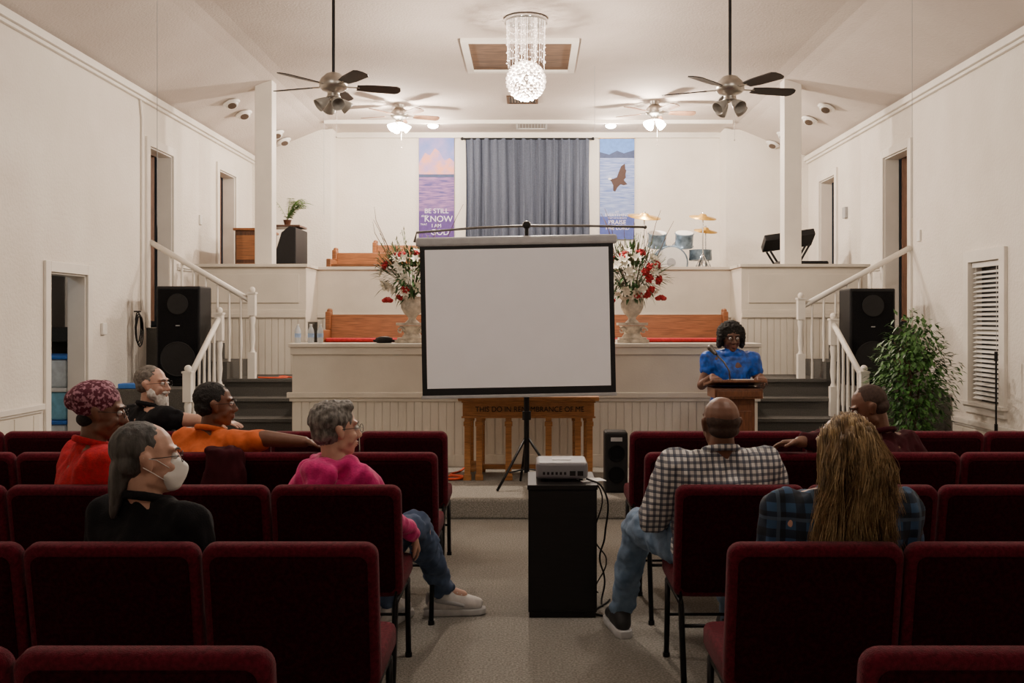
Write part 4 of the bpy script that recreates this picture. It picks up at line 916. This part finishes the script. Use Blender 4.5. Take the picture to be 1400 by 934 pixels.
wall_thing('light_switch', 'small white light switch plate', 'light switch', -4.04, 12.2, 2.75, (.02, .08, .12), WHITEP)
o = M().cyl((0, 0, 0), (0, 0, 2.0), .014).cyl((0, 0, 2.0), (.0, -.05, 2.2), .014).obj('conduit_pipe', TRIM, None, (-4.037, 10.35, 1.62)); tag(o, 'painted vertical conduit pipe on the plaster wall', 'pipe')
g = T('coiled_cable', 'black coiled cable hung on the wall', 'cable', (-4.0, 10.15, 1.45)); m = M()
for j in range(3): m.tube([(0.01 * j, (.07 + .01 * j) * math.cos(k * .524), .16 * math.sin(k * .524) - .02 * j) for k in range(13)], .007, 6)
m.cyl((-.04, 0, .16), (.03, 0, .16), .008); m.obj('cable_loops', BLACKP, g)
# side room bins
BINC = pmat('bin_cyan', (.20, .48, .62), .4); BINW = pmat('bin_white', (.62, .68, .70), .4)
for k in range(4):
    g = T('storage_bin', 'pale storage bin with blue lid inside the side room' if k % 2 else 'cyan storage bin with white lid inside the side room', 'storage bin', (-4.50, 9.40, .0 + .30 * k), 'stacked storage bins')
    M().bb(-.23, .23, -.25, .25, 0, .26).obj('bin', BINW if k % 2 else BINC, g, bevel=.02); M().bb(-.245, .245, -.265, .265, .26, .298).obj('bin_lid', BLUE if k % 2 else WHITEP, g, bevel=.01)
o = M().bb(-.1, .1, -.07, .07, 0, .05).obj('blue_tray', BLUE, None, (-3.86, 9.62, .862), bevel=.01); tag(o, 'small blue plastic tray on the carpeted block', 'tray')
g = T('stool', 'low black padded stool near the front chairs', 'stool', (-1.08, 7.05, 0))
M().lathe([(.17, .52), (.18, .54), (.17, .59), (.02, .6)], n=24).obj('seat', BLACKP, g)
for k in range(4): a = k * 1.57 + .78; M().cyl((.1 * math.cos(a), .1 * math.sin(a), .53), (.16 * math.cos(a), .16 * math.sin(a), 0), .012).obj('leg', BLACKM, g)
# maroon jacket over chair
m = M(); m.hull(sp((0, 0, 0), (.10, .05, .025)), sp((.0, -.03, -.16), (.12, .025, .06))); m.hull(sp((-.02, .0, .01), (.09, .045, .02)), sp((.05, -.03, -.12), (.07, .025, .1)))
q = remesh(m, .01, 2, disp=.02, dscale=14, dz=.4); q.materials.append(MARS); o = mk('jacket', q, None, (-1.52, 4.985, .86)); tag(o, 'dark maroon jacket draped over a chair back', 'jacket')
# ------------------------------------------------------------------ ceiling things
def fan(label, x, y, z, top, lit, Rr, bmat, mmat, a0, group):
    g = T('ceiling_fan', label, 'ceiling fan', (x, y, z), group)
    m = M(); m.cyl((0, 0, .08), (0, 0, top - z - .03), .013); m.obj('downrod', BLACKM if not lit else mmat, g); M().lathe([(.03, top - z - .08), (.065, top - z - .02), (.065, top - z)], n=18).obj('canopy', mmat, g)
    m = M(); m.lathe([(.03, .11), (.06, .10), (.10, .06), (.115, .03), (.115, -.01), (.09, -.035), (.05, -.05), (.05, -.075), (.06, -.09), (.02, -.1)], n=24); m.obj('motor_housing', mmat, g)
    b = M(); b.box((.15, 0, 0), (.12, .03, .006)); arm = b.mesh('blade_arm'); arm.materials.append(mmat)
    b = M(); L = Rr; pl = [(.19, -.045), (.3, -.062), (L - .04, -.068), (L - .01, -.045), (L, 0), (L - .01, .045), (L - .04, .068), (.3, .062), (.19, .045)]; n = len(pl); rr = Rx(RAD(-12))
    vs = [rr @ V((p[0], p[1], .004)) for p in pl] + [rr @ V((p[0], p[1], -.004)) for p in pl]
    b.add(vs, [tuple(range(n)), tuple(range(n, 2 * n))[::-1]] + [(i, (i + 1) % n, n + (i + 1) % n, n + i) for i in range(n)]); bm_ = b.mesh('blade'); bm_.materials.append(bmat)
    for k in range(5): mk('blade_arm', arm, g, rotz=a0 + k * 1.2566); mk('blade', bm_, g, rotz=a0 + k * 1.2566)
    for k in range(4):
        a = .5 + k * 1.5708; d = V((math.cos(a), math.sin(a), -.75)).normalized(); q = d.to_track_quat('Z', 'Y').to_matrix(); c = V((0, 0, -.075)) + d * .06
        M().cyl(V((0, 0, -.07)), c, .012).obj('lamp_arm', mmat, g)
        M().lathe([(.022, 0), (.032, .02), (.05, .07), (.056, .10), (.052, .10), (.045, .07), (.02, .02)], c, 16, rot=q).obj('lamp_shade', LIT if lit else FROST, g)
    M().cyl((.03, -.03, -.08), (.03, -.03, -.42), .0015).sph((.03, -.03, -.42), .006).obj('pull_chain', mmat, g)
    return g
F1 = 'dark bladed ceiling fan with nickel motor on a long rod'
fan(F1, (456 - 725) * 8.1 / 1361, 8.1, EYE + 320 * 8.1 / 1361, 4.34, False, .55, DBLADE, NICKEL, .3, 'long rod ceiling fans')
fan(F1, (998 - 725) * 8.1 / 1361, 8.1, EYE + 316 * 8.1 / 1361, 4.34, False, .57, DBLADE, NICKEL, .22, 'long rod ceiling fans')
F2 = 'ceiling fan with brown blades and glowing lamps'
FX = [((546 - 725) * 13 / 1361, 13.0), ((895 - 725) * 12.8 / 1361, 12.8)]
for i, (x, y) in enumerate(FX): fan(F2, x, y, 4.19, 4.34, True, .54, LBLADE, NICKEL, .35 + i, 'lit ceiling fans')
def light(name, loc, e, r=.08, col=(1, .84, .70)):
    l = bpy.data.lights.new(name, 'POINT'); l.energy = e; l.shadow_soft_size = r; l.color = col
    o = bpy.data.objects.new(name, l); bpy.context.scene.collection.objects.link(o); o.location = loc; return o
for x, y in FX: light('fan_bulb', (x, y, 3.93), 260, .06)
g = T('chandelier', 'crystal ball chandelier with cascading strands from a chrome canopy', 'chandelier', ((719 - 725) * 9.3 / 1361, 9.3, 4.34))
M().lathe([(.2, -.045), (.205, -.03), (.205, 0), (.1, 0)], n=32).obj('canopy', CHROME, g)
m = M()
for k in range(44):
    rr = .18 if k < 26 else .10; a = k * 2.4; x, y = rr * math.cos(a), rr * math.sin(a); L = -.42 - .06 * math.cos(k); m.cyl((x, y, -.04), (x * .95, y * .95, L), .0016, n=4)
    for j in range(5): m.sph((x, y, -.08 - j * .08 - U(0, .03)), .006, n=6, m=4)
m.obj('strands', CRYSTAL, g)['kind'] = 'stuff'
m = M()
for k in range(170):
    z = 1 - 2 * (k + .5) / 170; rr = math.sqrt(1 - z * z); a = k * 2.39996; m.sph((.175 * rr * math.cos(a), .175 * rr * math.sin(a), -.585 + .175 * z), .017, n=7, m=5)
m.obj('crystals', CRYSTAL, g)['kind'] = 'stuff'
for k in range(6): a = k * 1.047; M().sph((.09 * math.cos(a), .09 * math.sin(a), -.57), .022).obj('bulb', LIT, g)
light('chandelier_bulb', (g.location.x, 9.3, 4.34 - .85), 320, .07)
for x, y in (((592 - 725) * 14.3 / 1361, 14.3), ((835 - 725) * 14.3 / 1361, 14.3)):
    g = T('dome_light', 'small glowing dome light on the ceiling', 'ceiling light', (x, y, 4.34), 'dome lights'); M().lathe([(.09, 0), (.09, -.015), (.08, -.02)], n=20).obj('rim', NICKEL, g); M().lathe([(.08, -.02), (.07, -.045), (.04, -.06), (.01, -.065)], n=20).obj('dome', LIT, g)
    light('dome_bulb', (x, y - .25, 4.15), 35, .05)
S(M().bb(-.64, .43, 10.0, 11.15, 4.325, 4.339), 'ceiling_hatch', ATTIC, 'brown boarded access hatch in the ceiling', 'hatch')
m = M()
for a, b, c, d in ((-.70, -.63, 9.94, 11.21), (.42, .49, 9.94, 11.21), (-.63, .42, 9.94, 10.01), (-.63, .42, 11.14, 11.21)): m.bb(a, b, c, d, 4.30, 4.339)
S(m, 'trim_21', TRIM, 'cream frame around the ceiling hatch', 'trim')
for x, y, wv in ((-.1, 12.7, .4), (.02, 14.4, .45)):
    g = T('air_vent', 'rectangular slotted metal air vent on the ceiling', 'air vent', (x, y, 4.338)); m = M()
    for a, b, c, d in ((-wv / 2, wv / 2, -.22, -.19), (-wv / 2, wv / 2, .19, .22), (-wv / 2, -wv / 2 + .03, -.19, .19), (wv / 2 - .03, wv / 2, -.19, .19)): m.bb(a, b, c, d, -.012, 0)
    m.obj('frame', WHITEP if y > 14 else ATTIC, g); m = M()
    for k in range(9): m.box((-wv / 2 + .05 + k * (wv - .1) / 8, 0, -.006), (.012, .37, .008))
    m.obj('louvres', WHITEP if y > 14 else DARK, g)
for px, py in ((316, 140), (333, 155), (378, 182), (388, 192), (1130, 146), (1107, 163), (1072, 184), (1057, 196)):
    a = abs(px - 725) / 1361; b = (438 - py) / 1361; d = 3.98 / (b + .4 * a); s = 1 if px > 725 else -1; x = s * a * d; z = EYE + b * d
    g = T('spotlight', 'small round pale eyeball spotlight fixed to the sloped ceiling', 'spotlight', (x, d, z), 'ceiling spotlights')
    sl = Ry(s * math.atan(.4)); M().lathe([(.10, .0), (.105, -.015), (.085, -.03), (.07, -.03)], (0, 0, 0), 22, rot=sl).obj('mount', WHITEP, g)
    k = M(); k.lathe([(.075, -.02), (.072, -.045), (.062, -.055)], (0, 0, 0), 20, rot=sl @ Rx(RAD(-25))); k.obj('lamp_head', WHITEP, g)
    k = M(); k.lathe([(.05, -.056), (.05, -.06)], (0, 0, 0), 18, rot=sl @ Rx(RAD(-25))); k.obj('lens', LENS, g)
for x, y, z0, z1 in (((215 - 725) * 7.2 / 1361, 7.2, 2.2, 4.34), ((1247 - 725) * 7.6 / 1361, 7.6, 2.3, 4.34), ((443 - 725) * 13 / 1361, 13, 2.9, 4.33), ((813 - 725) * 11 / 1361, 11, 3.6, 4.33)):
    o = M().cyl((0, 0, 0), (0, 0, z1 - z0), .0025, n=6).obj('hanging_wire', GREYP, None, (x, y, z0)); tag(o, 'thin grey wire hanging from the ceiling', 'wire', 'hanging wires')
# ceiling lamps further back in the hall, and one in the store room
for x in (-1.8, 1.8):
    light('rear_ceiling_bulb', (x, 4.6, 4.1), 85, .18, (1, .90, .80)); light('rear_ceiling_bulb', (x, -1.2, 4.1), 32, .18, (1, .90, .80))
light('store_room_bulb', (-4.85, 8.2, 2.3), 7, .08, (.85, .92, 1))
# ------------------------------------------------------------------ world + camera
w = bpy.data.worlds.new('World'); bpy.context.scene.world = w; w.use_nodes = True
w.node_tree.nodes['Background'].inputs[0].default_value = (.05, .06, .08, 1); w.node_tree.nodes['Background'].inputs[1].default_value = .3
c = bpy.data.cameras.new('Camera'); c.lens = 35; c.sensor_width = 36; c.shift_x = -25 / 1400; c.shift_y = -29 / 1400; c.clip_end = 60
co = bpy.data.objects.new('Camera', c); bpy.context.scene.collection.objects.link(co); co.location = (0, 0, EYE); co.rotation_euler = (math.pi / 2, 0, 0)
bpy.context.scene.camera = co
